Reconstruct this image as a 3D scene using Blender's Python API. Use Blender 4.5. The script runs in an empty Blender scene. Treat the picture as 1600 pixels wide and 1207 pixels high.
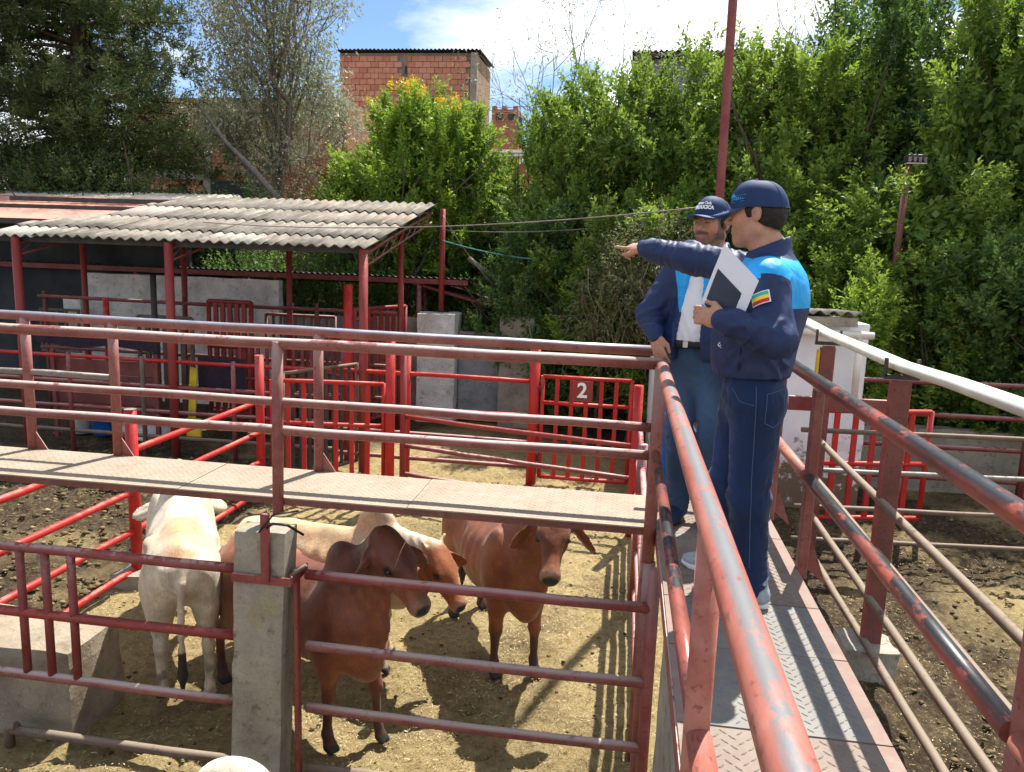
import bpy, math, random
import numpy as np
from mathutils import Matrix, Vector

rnd = random.Random(7)
RNG = np.random.default_rng(11)
SC = bpy.context.scene
COL = SC.collection
R_ = math.radians

# ------------------------------------------------------------------ camera
cam_d = bpy.data.cameras.new('camera')
cam = bpy.data.objects.new('camera', cam_d)
COL.objects.link(cam)
cam_d.sensor_width = 36.0
cam_d.lens = 36.0 * 1220.0 / 1600.0
cam_d.clip_start = 0.05
cam_d.clip_end = 3000.0
cam.matrix_world = Matrix(((0.98855381, -0.05877646, 0.13894851, 0.0),
                           (0.14668665, 0.15910769, -0.97630311, 0.0),
                           (0.03527586, 0.98551006, 0.16590824, 3.3),
                           (0, 0, 0, 1)))
SC.camera = cam

# ------------------------------------------------------------------ sky and sun
SUN_DIR = Vector((0.19, 0.54, 1.0)).normalized()
W = bpy.data.worlds.new('World')
SC.world = W
W.use_nodes = True
wn = W.node_tree.nodes
wl = W.node_tree.links
wn.clear()
sky = wn.new('ShaderNodeTexSky')
sky.sky_type = 'NISHITA'
sky.sun_disc = False
sky.sun_elevation = math.asin(SUN_DIR.z)
sky.sun_rotation = math.atan2(SUN_DIR.x, SUN_DIR.y)
sky.altitude = 2600
sky.air_density = 1.2
sky.dust_density = 0.1
sky.ozone_density = 4.0
tc = wn.new('ShaderNodeTexCoord')
mp = wn.new('ShaderNodeMapping')
mp.inputs['Location'].default_value = (0.93, 0.0, 0.0)
mp.inputs['Scale'].default_value = (1.0, 1.0, 2.4)
wl.new(tc.outputs['Generated'], mp.inputs['Vector'])
cn = wn.new('ShaderNodeTexNoise')
cn.inputs['Scale'].default_value = 2.3
cn.inputs['Detail'].default_value = 9.0
cn.inputs['Roughness'].default_value = 0.55
cn.inputs['Distortion'].default_value = 0.25
wl.new(mp.outputs[0], cn.inputs['Vector'])
cr = wn.new('ShaderNodeValToRGB')
cr.color_ramp.elements[0].position = 0.45
cr.color_ramp.elements[0].color = (0, 0, 0, 1)
cr.color_ramp.elements[1].position = 0.56
cr.color_ramp.elements[1].color = (1, 1, 1, 1)
wl.new(cn.outputs[0], cr.inputs[0])
cn2 = wn.new('ShaderNodeTexNoise')
cn2.inputs['Scale'].default_value = 6.0
cn2.inputs['Detail'].default_value = 6.0
wl.new(mp.outputs[0], cn2.inputs['Vector'])
cr2 = wn.new('ShaderNodeValToRGB')
cr2.color_ramp.elements[0].position = 0.35
cr2.color_ramp.elements[0].color = (6.8, 7.4, 8.2, 1)
cr2.color_ramp.elements[1].position = 0.62
cr2.color_ramp.elements[1].color = (10.2, 10.3, 10.5, 1)
wl.new(cn2.outputs[0], cr2.inputs[0])
wmix = wn.new('ShaderNodeMixRGB')
wl.new(cr.outputs[0], wmix.inputs[0])
wl.new(sky.outputs[0], wmix.inputs[1])
wl.new(cr2.outputs[0], wmix.inputs[2])
bg = wn.new('ShaderNodeBackground')
bg.inputs[1].default_value = 0.08
wl.new(wmix.outputs[0], bg.inputs[0])
wo = wn.new('ShaderNodeOutputWorld')
wl.new(bg.outputs[0], wo.inputs[0])

sun_d = bpy.data.lights.new('sun', 'SUN')
sun_d.energy = 5.0
sun_d.angle = R_(0.53)
sun_d.color = (1.0, 0.95, 0.87)
sun = bpy.data.objects.new('sun', sun_d)
COL.objects.link(sun)
sun.rotation_euler = SUN_DIR.to_track_quat('Z', 'Y').to_euler()

SC.view_settings.view_transform = 'Standard'
SC.view_settings.look = 'None'
SC.view_settings.exposure = 1.12
SC.view_settings.gamma = 1.0
SC.view_settings.use_curve_mapping = False
SC.render.engine = 'CYCLES'
SC.cycles.max_bounces = 6
SC.cycles.diffuse_bounces = 3
SC.cycles.transparent_max_bounces = 4

# ------------------------------------------------------------------ helpers: objects
def thing(name, label, cat, loc=(0, 0, 0), rz=0.0, group=None):
    o = bpy.data.objects.new(name, None)
    COL.objects.link(o)
    o.location = loc
    o.rotation_euler = (0, 0, rz)
    o.empty_display_size = 0.2
    return tag(o, label, cat, group)

def tag(o, label=None, cat=None, group=None, kind=None):
    if label: o['label'] = label
    if cat: o['category'] = cat
    if group: o['group'] = group
    if kind: o['kind'] = kind
    return o

def link_mesh(name, me, mat, parent=None):
    o = bpy.data.objects.new(name, me)
    COL.objects.link(o)
    if mat is not None and len(me.materials) == 0:
        me.materials.append(mat)
    if parent is not None:
        o.parent = parent
    return o

def np_mesh(name, V, F, smooth=True, attrs=None):
    me = bpy.data.meshes.new(name)
    V = np.asarray(V, dtype=np.float32)
    F = np.asarray(F, dtype=np.int32)
    n, k = F.shape
    me.vertices.add(len(V))
    me.vertices.foreach_set('co', V.ravel())
    me.loops.add(n * k)
    me.loops.foreach_set('vertex_index', F.ravel())
    me.polygons.add(n)
    me.polygons.foreach_set('loop_start', np.arange(0, n * k, k, dtype=np.int32))
    me.polygons.foreach_set('loop_total', np.full(n, k, dtype=np.int32))
    me.polygons.foreach_set('use_smooth', np.full(n, smooth))
    if attrs:
        for an, av in attrs.items():
            av = np.asarray(av, dtype=np.float32)
            if av.ndim == 1:
                a = me.attributes.new(an, 'FLOAT', 'POINT')
                a.data.foreach_set('value', av)
            else:
                a = me.attributes.new(an, 'FLOAT_COLOR', 'POINT')
                if av.shape[1] == 3:
                    av = np.concatenate([av, np.ones((len(av), 1), np.float32)], 1)
                a.data.foreach_set('color', av.ravel())
    me.update(calc_edges=True)
    me.validate()
    return me

def vec(*a):
    return np.array(a, dtype=float)

def unit(v):
    v = np.asarray(v, float)
    return v / (np.linalg.norm(v) + 1e-12)

class MB:
    """collects shapes that become one mesh"""
    def __init__(s):
        s.v = []; s.f = []; s.sm = []
    def add(s, V, F, smooth=False):
        o = len(s.v)
        s.v.extend([tuple(map(float, p)) for p in V])
        s.f.extend([tuple(int(i) + o for i in q) for q in F])
        s.sm.extend([smooth] * len(F))
        return s
    def box(s, c, d, rz=0.0, rot=None, bev=0.0):
        hx, hy, hz = d[0] / 2, d[1] / 2, d[2] / 2
        M = rot if rot is not None else Matrix.Rotation(rz, 3, 'Z')
        if bev <= 0:
            P = [(x, y, z) for z in (-hz, hz) for y in (-hy, hy) for x in (-hx, hx)]
            F = [(0, 2, 3, 1), (4, 5, 7, 6), (0, 1, 5, 4), (2, 6, 7, 3), (0, 4, 6, 2), (1, 3, 7, 5)]
        else:
            b = min(bev, hx * .9, hy * .9, hz * .9)
            P = []
            for z in (-hz, hz):
                for y in (-hy, hy):
                    for x in (-hx, hx):
                        sx, sy, sz = (1 if x > 0 else -1), (1 if y > 0 else -1), (1 if z > 0 else -1)
                        P += [(x, y - sy * b, z - sz * b), (x - sx * b, y, z - sz * b), (x - sx * b, y - sy * b, z)]
            def ix(x, y, z, a): return ((z * 2 + y) * 2 + x) * 3 + a
            F = []
            F.append([ix(0, 0, 0, 0), ix(0, 0, 1, 0), ix(0, 1, 1, 0), ix(0, 1, 0, 0)])
            F.append([ix(1, 0, 0, 0), ix(1, 1, 0, 0), ix(1, 1, 1, 0), ix(1, 0, 1, 0)])
            F.append([ix(0, 0, 0, 1), ix(1, 0, 0, 1), ix(1, 0, 1, 1), ix(0, 0, 1, 1)])
            F.append([ix(0, 1, 0, 1), ix(0, 1, 1, 1), ix(1, 1, 1, 1), ix(1, 1, 0, 1)])
            F.append([ix(0, 0, 0, 2), ix(0, 1, 0, 2), ix(1, 1, 0, 2), ix(1, 0, 0, 2)])
            F.append([ix(0, 0, 1, 2), ix(1, 0, 1, 2), ix(1, 1, 1, 2), ix(0, 1, 1, 2)])
            for y in (0, 1):
                for z in (0, 1):
                    q = [ix(0, y, z, 1), ix(1, y, z, 1), ix(1, y, z, 2), ix(0, y, z, 2)]
                    F.append(q if (y == 0) ^ (z == 0) else q[::-1])
            for x in (0, 1):
                for z in (0, 1):
                    q = [ix(x, 0, z, 0), ix(x, 1, z, 0), ix(x, 1, z, 2), ix(x, 0, z, 2)]
                    F.append(q[::-1] if (x == 0) ^ (z == 0) else q)
            for x in (0, 1):
                for y in (0, 1):
                    q = [ix(x, y, 0, 0), ix(x, y, 1, 0), ix(x, y, 1, 1), ix(x, y, 0, 1)]
                    F.append(q if (x == 0) ^ (y == 0) else q[::-1])
            for x in (0, 1):
                for y in (0, 1):
                    for z in (0, 1):
                        q = [ix(x, y, z, 0), ix(x, y, z, 1), ix(x, y, z, 2)]
                        F.append(q)
        P = [tuple(M @ Vector(p) + Vector(c)) for p in P]
        return s.add(P, F)
    def path(s, pts, r, n=12, caps=True, squash=1.0):
        """tube along points; r a number or one per point"""
        pts = [np.asarray(p, float) for p in pts]
        m = len(pts)
        rr = [r] * m if np.isscalar(r) else list(r)
        t0 = unit(pts[1] - pts[0])
        ref = vec(0, 0, 1) if abs(t0[2]) < .9 else vec(1, 0, 0)
        V = []; F = []
        for i, p in enumerate(pts):
            t = unit(pts[min(i + 1, m - 1)] - pts[max(i - 1, 0)])
            a = unit(np.cross(t, ref)); b = np.cross(a, t)
            ref = b
            for k in range(n):
                th = 2 * math.pi * k / n
                V.append(p + rr[i] * (math.cos(th) * a + squash * math.sin(th) * b))
        for i in range(m - 1):
            for k in range(n):
                k2 = (k + 1) % n
                F.append((i * n + k, i * n + k2, (i + 1) * n + k2, (i + 1) * n + k))
        s.add(V, F, True)
        if caps:
            o = len(s.v) - len(V)
            s.f.append(tuple(o + k for k in range(n))[::-1]); s.sm.append(False)
            s.f.append(tuple(o + (m - 1) * n + k for k in range(n))); s.sm.append(False)
        return s
    def ball(s, c, r, n=12, m=8):
        r = (r, r, r) if np.isscalar(r) else r
        V = [(c[0], c[1], c[2] - r[2])]; F = []
        for i in range(1, m):
            ph = -math.pi / 2 + math.pi * i / m
            for k in range(n):
                th = 2 * math.pi * k / n
                V.append((c[0] + r[0] * math.cos(ph) * math.cos(th), c[1] + r[1] * math.cos(ph) * math.sin(th), c[2] + r[2] * math.sin(ph)))
        V.append((c[0], c[1], c[2] + r[2]))
        for k in range(n):
            F.append((0, 1 + (k + 1) % n, 1 + k))
            F.append((len(V) - 1, 1 + (m - 2) * n + k, 1 + (m - 2) * n + (k + 1) % n))
        for i in range(m - 2):
            for k in range(n):
                k2 = (k + 1) % n
                F.append((1 + i * n + k, 1 + i * n + k2, 1 + (i + 1) * n + k2, 1 + (i + 1) * n + k))
        return s.add(V, F, True)
    def grid(s, P, thick=0.0, smooth=True):
        """P: rows x cols x 3; optional thickness below along z"""
        P = np.asarray(P, float)
        a, b = P.shape[:2]
        F = [(i * b + j, i * b + j + 1, (i + 1) * b + j + 1, (i + 1) * b + j) for i in range(a - 1) for j in range(b - 1)]
        if thick == 0:
            return s.add(P.reshape(-1, 3), F, smooth)
        Q = P.copy(); Q[..., 2] -= thick
        V = np.concatenate([P.reshape(-1, 3), Q.reshape(-1, 3)])
        n = a * b
        F2 = [tuple(n + i for i in q[::-1]) for q in F]
        E = []
        for i in range(a - 1):
            E.append((i * b, (i + 1) * b, n + (i + 1) * b, n + i * b))
            E.append((i * b + b - 1, n + i * b + b - 1, n + (i + 1) * b + b - 1, (i + 1) * b + b - 1))
        for j in range(b - 1):
            E.append((j, n + j, n + j + 1, j + 1))
            E.append(((a - 1) * b + j, (a - 1) * b + j + 1, n + (a - 1) * b + j + 1, n + (a - 1) * b + j))
        s.add(V, F + F2, smooth)
        o = len(s.v) - len(V)
        s.f.extend([tuple(i + o for i in q) for q in E]); s.sm.extend([False] * len(E))
        return s
    def mesh(s, name):
        me = bpy.data.meshes.new(name)
        me.from_pydata(s.v, [], s.f)
        me.polygons.foreach_set('use_smooth', s.sm)
        me.update()
        return me
    def build(s, name, mat, parent=None):
        return link_mesh(name, s.mesh(name), mat, parent)

# ------------------------------------------------------------------ helpers: noise
def _hash(ix, iy, iz, seed):
    h = (ix.astype(np.int64) * 73856093) ^ (iy.astype(np.int64) * 19349663) ^ (iz.astype(np.int64) * 83492791) ^ (seed * 2654435761)
    h &= 0xffffffff
    h = ((h ^ (h >> 15)) * 0x2c1b3c6d) & 0xffffffff
    h = ((h ^ (h >> 12)) * 0x297a2d39) & 0xffffffff
    h ^= h >> 15
    return h.astype(np.float64) / 4294967295.0

def vnoise(P, seed=0):
    P = np.asarray(P, float)
    I = np.floor(P).astype(np.int64)
    f = P - I
    f = f * f * (3 - 2 * f)
    r = 0
    for dx in (0, 1):
        wx = f[..., 0] if dx else 1 - f[..., 0]
        for dy in (0, 1):
            wy = f[..., 1] if dy else 1 - f[..., 1]
            for dz in (0, 1):
                wz = f[..., 2] if dz else 1 - f[..., 2]
                r = r + wx * wy * wz * _hash(I[..., 0] + dx, I[..., 1] + dy, I[..., 2] + dz, seed)
    return r * 2 - 1

def fbm(P, seed=0, o=4):
    r = 0; a = 1.0
    P = np.asarray(P, float)
    for i in range(o):
        r = r + a * vnoise(P * 2 ** i, seed + i * 17)
        a *= .5
    return r

def smooth01(x, a, b):
    t = np.clip((x - a) / (b - a), 0, 1)
    return t * t * (3 - 2 * t)

# ------------------------------------------------------------------ helpers: organic surfaces (smooth-blended field + surface nets)
class Field:
    def __init__(s, lo, hi, h):
        s.lo = np.asarray(lo, float); s.h = h
        s.n = np.ceil((np.asarray(hi, float) - s.lo) / h).astype(int) + 1
        s.F = np.full(s.n, 9.0, np.float32)
    def sub(s, lo, hi):
        a = np.clip(np.floor((lo - s.lo) / s.h).astype(int), 0, s.n - 1)
        b = np.clip(np.ceil((hi - s.lo) / s.h).astype(int) + 1, 1, s.n)
        sl = tuple(slice(a[i], max(b[i], a[i] + 1)) for i in range(3))
        ax = [(s.lo[i] + s.h * np.arange(sl[i].start, sl[i].stop)).astype(np.float32) for i in range(3)]
        G = np.stack(np.meshgrid(*ax, indexing='ij'), -1)
        return sl, G
    def blend(s, sl, d, k):
        A = s.F[sl]
        if k <= 0:
            s.F[sl] = np.minimum(A, d)
        else:
            h = np.maximum(k - np.abs(A - d), 0) / k
            s.F[sl] = np.minimum(A, d) - h * h * k * .25
    def cone(s, a, b, ra, rb, k=.03, fn=None, fs=1.0, neg=False):
        flat = None if fn is None else (fn, fs)
        a = np.asarray(a, float); b = np.asarray(b, float)
        m = max(ra, rb) + k + 3 * s.h
        if flat is not None: m = m * max(1, flat[1])
        sl, G = s.sub(np.minimum(a, b) - m, np.maximum(a, b) + m)
        ba = b - a; L2 = ba @ ba + 1e-12
        pa = G - a
        if flat is not None:
            n, sc = unit(flat[0]), flat[1]
            q = pa @ n
            t0 = np.clip((pa @ ba) / L2, 0, 1)
            d = pa - t0[..., None] * ba
            dn = d @ n
            d = d + (dn * (1 / sc - 1))[..., None] * n
            r = (np.linalg.norm(d, axis=-1) - (ra + (rb - ra) * t0)) * min(1, sc ** .5)
        else:
            t0 = np.clip((pa @ ba) / L2, 0, 1)
            r = np.linalg.norm(pa - t0[..., None] * ba, axis=-1) - (ra + (rb - ra) * t0)
        if neg:
            A = s.F[sl]; d = -r
            h = np.maximum(k - np.abs(A - d), 0) / max(k, 1e-6)
            s.F[sl] = np.maximum(A, d) + h * h * k * .25
        else:
            s.blend(sl, r.astype(np.float32), k)
    def ell(s, c, r, axes=None, k=.03, neg=False):
        c = np.asarray(c, float); r = np.asarray(r, float)
        m = r.max() + k + 3 * s.h
        sl, G = s.sub(c - m, c + m)
        q = G - c
        if axes is not None:
            q = q @ np.asarray(axes, float).T
        k0 = np.linalg.norm(q / r, axis=-1)
        k1 = np.linalg.norm(q / (r * r), axis=-1) + 1e-9
        d = k0 * (k0 - 1) / k1
        if neg:
            A = s.F[sl]; d = -d
            h = np.maximum(k - np.abs(A - d), 0) / max(k, 1e-6)
            s.F[sl] = np.maximum(A, d) + h * h * k * .25
        else:
            s.blend(sl, d.astype(np.float32), k)
    def cut(s, n, p):
        n = unit(n)
        sl, G = s.sub(s.lo, s.lo + s.h * s.n)
        s.F = np.maximum(s.F, ((G - np.asarray(p, float)) @ n).astype(np.float32))
    def nets(s):
        F = s.F
        S = F < 0
        c = np.zeros(np.array(F.shape) - 1, np.int8)
        for dx in (0, 1):
            for dy in (0, 1):
                for dz in (0, 1):
                    c += S[dx:F.shape[0] - 1 + dx, dy:F.shape[1] - 1 + dy, dz:F.shape[2] - 1 + dz]
        act = (c > 0) & (c < 8)
        I = np.argwhere(act)
        idx = np.full(act.shape, -1, np.int64)
        idx[act] = np.arange(len(I))
        acc = np.zeros((len(I), 3)); cnt = np.zeros(len(I))
        corners = [(x, y, z) for x in (0, 1) for y in (0, 1) for z in (0, 1)]
        for ca in corners:
            for ax in range(3):
                if ca[ax] == 1: continue
                cb = list(ca); cb[ax] = 1
                A = F[I[:, 0] + ca[0], I[:, 1] + ca[1], I[:, 2] + ca[2]].astype(float)
                B = F[I[:, 0] + cb[0], I[:, 1] + cb[1], I[:, 2] + cb[2]].astype(float)
                m = (A < 0) != (B < 0)
                t = np.clip(A[m] / (A[m] - B[m]), 0, 1)
                q = np.tile(np.array(ca, float), (m.sum(), 1)); q[:, ax] = t
                acc[m] += q; cnt[m] += 1
        V = s.lo + s.h * (I + acc / np.maximum(cnt, 1)[:, None])
        Q = []
        for ax in range(3):
            b, d = (ax + 1) % 3, (ax + 2) % 3
            sa = [slice(None)] * 3; sb = [slice(None)] * 3
            sa[ax] = slice(0, -1); sb[ax] = slice(1, None)
            X = S[tuple(sa)] != S[tuple(sb)]
            E = np.argwhere(X)
            ok = (E[:, b] > 0) & (E[:, d] > 0) & (E[:, b] < act.shape[b]) & (E[:, d] < act.shape[d])
            E = E[ok]
            def cell(ob, od):
                e = E.copy(); e[:, b] += ob; e[:, d] += od
                return idx[e[:, 0], e[:, 1], e[:, 2]]
            q = np.stack([cell(-1, -1), cell(0, -1), cell(0, 0), cell(-1, 0)], 1)
            ins = S[E[:, 0], E[:, 1], E[:, 2]]
            q[~ins] = q[~ins][:, ::-1]
            Q.append(q)
        Q = np.concatenate(Q)
        Q = Q[(Q >= 0).all(1)]
        return V, Q

def vnormals(V, Q):
    n = np.cross(V[Q[:, 2]] - V[Q[:, 0]], V[Q[:, 3]] - V[Q[:, 1]])
    N = np.zeros_like(V)
    for i in range(4):
        np.add.at(N, Q[:, i], n)
    return N / (np.linalg.norm(N, axis=1)[:, None] + 1e-12)

def relax(V, Q, it=1, w=.5):
    for _ in range(it):
        A = np.zeros_like(V); c = np.zeros(len(V))
        for i in range(4):
            np.add.at(A, Q[:, i], V[Q[:, (i + 1) % 4]] + V[Q[:, (i + 3) % 4]])
            np.add.at(c, Q[:, i], 2)
        V = V * (1 - w) + w * A / np.maximum(c, 1)[:, None]
    return V

# ------------------------------------------------------------------ helpers: materials
class NT:
    def __init__(s, name):
        s.m = bpy.data.materials.new(name)
        s.m.use_nodes = True
        s.t = s.m.node_tree
        s.t.nodes.clear()
        s.out = s.t.nodes.new('ShaderNodeOutputMaterial')
        s.b = s.t.nodes.new('ShaderNodeBsdfPrincipled')
        s.t.links.new(s.b.outputs[0], s.out.inputs[0])
    def n(s, typ, **kw):
        o = s.t.nodes.new(typ)
        for k, v in kw.items():
            if k.startswith('_'):
                setattr(o, k[1:], v)
            else:
                o.inputs[k.replace('_', ' ')].default_value = v
        return o
    def l(s, a, b):
        s.t.links.new(a, b)
    def coords(s, kind='Object', rand=True, scale=(1, 1, 1)):
        t = s.n('ShaderNodeTexCoord')
        m = s.n('ShaderNodeMapping')
        m.inputs['Scale'].default_value = scale
        s.l(t.outputs[kind], m.inputs['Vector'])
        if rand:
            oi = s.n('ShaderNodeObjectInfo')
            mu = s.n('ShaderNodeMath', _operation='MULTIPLY')
            mu.inputs[1].default_value = 37.0
            s.l(oi.outputs['Random'], mu.inputs[0])
            cb = s.n('ShaderNodeCombineXYZ')
            for i in range(3): s.l(mu.outputs[0], cb.inputs[i])
            s.l(cb.outputs[0], m.inputs['Location'])
        return m.outputs[0]
    def noise(s, v, scale, detail=4, rough=.55, dist=0.0):
        o = s.n('ShaderNodeTexNoise', Scale=scale, Detail=detail, Roughness=rough, Distortion=dist)
        s.l(v, o.inputs['Vector'])
        return o.outputs[0]
    def ramp(s, fac, stops, interp='LINEAR'):
        o = s.n('ShaderNodeValToRGB')
        e = o.color_ramp.elements
        o.color_ramp.interpolation = interp
        while len(e) < len(stops): e.new(.5)
        for i, (p, c) in enumerate(stops):
            e[i].position = p
            e[i].color = (c, c, c, 1) if np.isscalar(c) else (c[0], c[1], c[2], 1)
        s.l(fac, o.inputs[0])
        return o.outputs[0]
    def mix(s, fac, a, b, mode='MIX'):
        o = s.n('ShaderNodeMixRGB', _blend_type=mode)
        for i, x in enumerate((fac, a, b)):
            if hasattr(x, 'links'):
                s.l(x, o.inputs[i])
            elif np.isscalar(x):
                o.inputs[i].default_value = x if i == 0 else (x, x, x, 1)
            else:
                o.inputs[i].default_value = (x[0], x[1], x[2], 1)
        return o.outputs[0]
    def math(s, op, a, b=None):
        o = s.n('ShaderNodeMath', _operation=op)
        for i, x in enumerate((a, b)):
            if x is None: continue
            if hasattr(x, 'links'): s.l(x, o.inputs[i])
            else: o.inputs[i].default_value = x
        return o.outputs[0]
    def bump(s, h, strength=.3, dist=.01):
        o = s.n('ShaderNodeBump', Strength=strength, Distance=dist)
        s.l(h, o.inputs['Height'])
        s.l(o.outputs[0], s.b.inputs['Normal'])
        return o
    def color(s, c):
        if hasattr(c, 'links'): s.l(c, s.b.inputs['Base Color'])
        else: s.b.inputs['Base Color'].default_value = (c[0], c[1], c[2], 1)
    def rough(s, r):
        if hasattr(r, 'links'): s.l(r, s.b.inputs['Roughness'])
        else: s.b.inputs['Roughness'].default_value = r
    def attr(s, name):
        return s.n('ShaderNodeAttribute', _attribute_name=name)
    def spec(s, v):
        s.b.inputs['Specular IOR Level'].default_value = v
        return s

def paint_mat(name, c1, c2, worn, wear=.5, dirt=.3, rough=.5, steel=False, stretch=(1, 1, 1), top=(.35, .9)):
    """old paint on pipe: two paint tones, worn top side, rust specks and mud"""
    t = NT(name)
    v = t.coords(scale=stretch)
    n1 = t.noise(v, 3.6, 7, .68)
    base = t.mix(t.ramp(n1, [(.42, 0), (.58, 1)]), c1, c2)
    n4 = t.noise(v, 40, 3, .6)
    base = t.mix(t.ramp(n4, [(.60, 0), (.68, .7)]), base, (c1[0] * .45, c1[1] * .5, c1[2] * .5))
    g = t.n('ShaderNodeNewGeometry')
    sp = t.n('ShaderNodeSeparateXYZ')
    t.l(g.outputs['Normal'], sp.inputs[0])
    up = t.ramp(sp.outputs[2], [(top[0], 0), (top[1], 1)])
    n2 = t.noise(v, 17.0, 8, .72)
    n3 = t.noise(v, 1.6, 3, .5)
    w = t.math('MULTIPLY', up, t.ramp(t.math('ADD', t.math('MULTIPLY', n2, .5), t.math('MULTIPLY', n3, .5)), [(.63 - wear * .3, 0), (.67 - wear * .3, 1)]))
    base = t.mix(w, base, worn)
    n5 = t.noise(v, 6.0, 8, .75)
    base = t.mix(t.ramp(n5, [(.64 - dirt * .2, 0), (.74 - dirt * .2, .75)]), base, (.16, .11, .075))
    t.color(base)
    t.rough(t.ramp(n2, [(.3, rough - .12), (.7, rough + .15)]))
    if steel:
        t.l(t.math('MULTIPLY', w, .75), t.b.inputs['Metallic'])
    t.spec(.35)
    t.bump(t.noise(v, 60, 4, .6), .25, .002)
    return t.m

def plain_mat(name, c, rough=.6, var=.25, scale=5, bump=.15, spec=.3, c2=None, metallic=0.0):
    t = NT(name)
    v = t.coords()
    n = t.noise(v, scale, 6, .6)
    lo = tuple(x * (1 - var) for x in c); hi = tuple(min(1, x * (1 + var)) for x in c)
    if c2: lo, hi = c, c2
    t.color(t.ramp(n, [(.3, lo), (.7, hi)]))
    t.rough(rough)
    t.spec(spec)
    t.b.inputs['Metallic'].default_value = metallic
    if bump: t.bump(t.noise(v, scale * 8, 4, .6), bump, .004)
    return t.m

M = {}
M['pipe'] = paint_mat('red oxide pipe paint', (.20, .056, .046), (.26, .098, .082), (.46, .36, .33), wear=.74, dirt=.24, rough=.58)
M['pipe_steel'] = paint_mat('pipe paint worn to steel', (.20, .065, .055), (.27, .10, .085), (.34, .37, .42), wear=1.0, dirt=.15, steel=True, rough=.42)
M['hand'] = paint_mat('handrail paint', (.31, .088, .062), (.41, .165, .125), (.13, .13, .135), wear=.55, dirt=.2, rough=.52, stretch=(1, .45, 1), top=(.74, .96))
M['handdark'] = paint_mat('handrail worn dark', (.30, .075, .05), (.13, .05, .04), (.020, .021, .024), wear=.64, dirt=.1, rough=.36, stretch=(1, .4, 1), top=(.1, .7))
M['redfresh'] = paint_mat('fresh red paint', (.46, .018, .014), (.36, .018, .016), (.50, .12, .09), wear=.45, dirt=.12)
M['reddull'] = paint_mat('dull red paint', (.185, .035, .032), (.23, .062, .056), (.40, .26, .24), wear=.62, dirt=.25)
M['redpost'] = paint_mat('red post paint', (.27, .035, .03), (.22, .035, .03), (.38, .10, .08), wear=.3, dirt=.2)
M['tan'] = paint_mat('mud coated pipe', (.115, .07, .052), (.15, .105, .075), (.21, .165, .12), wear=.8, dirt=.5, rough=.7)
M['greypipe'] = paint_mat('grey galvanised pipe', (.17, .14, .125), (.22, .19, .17), (.36, .33, .30), wear=.6, dirt=.4, rough=.5)
M['channel'] = paint_mat('rusty channel steel', (.13, .045, .035), (.18, .06, .05), (.2, .12, .09), wear=.4, dirt=.4, rough=.6)
M['white_pipe'] = plain_mat('white plastic pipe', (.62, .60, .52), .45, .18, 3, .05)
M['black'] = plain_mat('black cable', (.015, .015, .015), .5, .1, 3, 0)
M['teal'] = plain_mat('green rope', (.06, .27, .22), .7, .2, 9, .1)

def concrete_mat(name, c, stain, yellow=False):
    t = NT(name)
    v = t.coords(rand=True)
    n1 = t.noise(v, 2.5, 6, .65)
    base = t.ramp(n1, [(.3, tuple(x * .62 for x in c)), (.55, c), (.75, tuple(min(1, x * 1.2) for x in c))])
    n2 = t.noise(v, 11, 6, .7)
    base = t.mix(t.ramp(n2, [(.55, 0), (.7, .8)]), base, stain)
    if yellow:
        n3 = t.noise(v, 3.2, 4, .6, .4)
        base = t.mix(t.ramp(n3, [(.63, 0), (.70, .38)]), base, (.36, .28, .07))
    n4 = t.noise(v, 70, 6, .7)
    base = t.mix(t.ramp(n4, [(.56, 0), (.70, .65)]), base, tuple(x * .4 for x in c))
    base = t.mix(t.ramp(n4, [(.30, .5), (.42, 0)]), base, tuple(min(1, x * 1.5) for x in c))
    t.color(base)
    t.rough(.92); t.spec(.15)
    t.bump(t.math('ADD', t.noise(v, 22, 9, .75), t.math('MULTIPLY', n4, .4)), .9, .02)
    return t.m
M['concrete'] = concrete_mat('old concrete', (.37, .33, .265), (.11, .085, .06), True)
M['concrete_tan'] = concrete_mat('dusty tan concrete', (.36, .30, .225), (.17, .13, .09))
M['concrete2'] = concrete_mat('pale concrete', (.36, .32, .265), (.14, .115, .09))
M['whitewash'] = concrete_mat('stained whitewash', (.74, .73, .70), (.28, .24, .18))
M['greywall'] = concrete_mat('grey rendered wall', (.27, .29, .31), (.12, .12, .12))

def whitewall_mat():
    t = NT('white wall with mud splash')
    v = t.coords('Object', False)
    n1 = t.noise(v, 1.6, 5, .6)
    base = t.ramp(n1, [(.35, (.68, .70, .73)), (.65, (.80, .81, .82))])
    tc_ = t.n('ShaderNodeTexCoord'); sp = t.n('ShaderNodeSeparateXYZ')
    t.l(tc_.outputs['Object'], sp.inputs[0])
    hgt = t.ramp(t.math('MULTIPLY', sp.outputs[2], .4), [(.0, .40), (.5, .0)])
    n2 = t.noise(v, 6, 8, .72)
    msk = t.ramp(t.math('ADD', n2, hgt), [(.66, 0), (.76, 1)])
    base = t.mix(msk, base, (.17, .13, .085))
    n3 = t.noise(v, 30, 4, .6)
    base = t.mix(t.ramp(n3, [(.66, 0), (.7, .7)]), base, (.3, .27, .22))
    t.color(base); t.rough(.85); t.spec(.2)
    t.bump(t.noise(v, 25, 6, .7), .35, .01)
    return t.m
M['whitewall'] = whitewall_mat()

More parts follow.
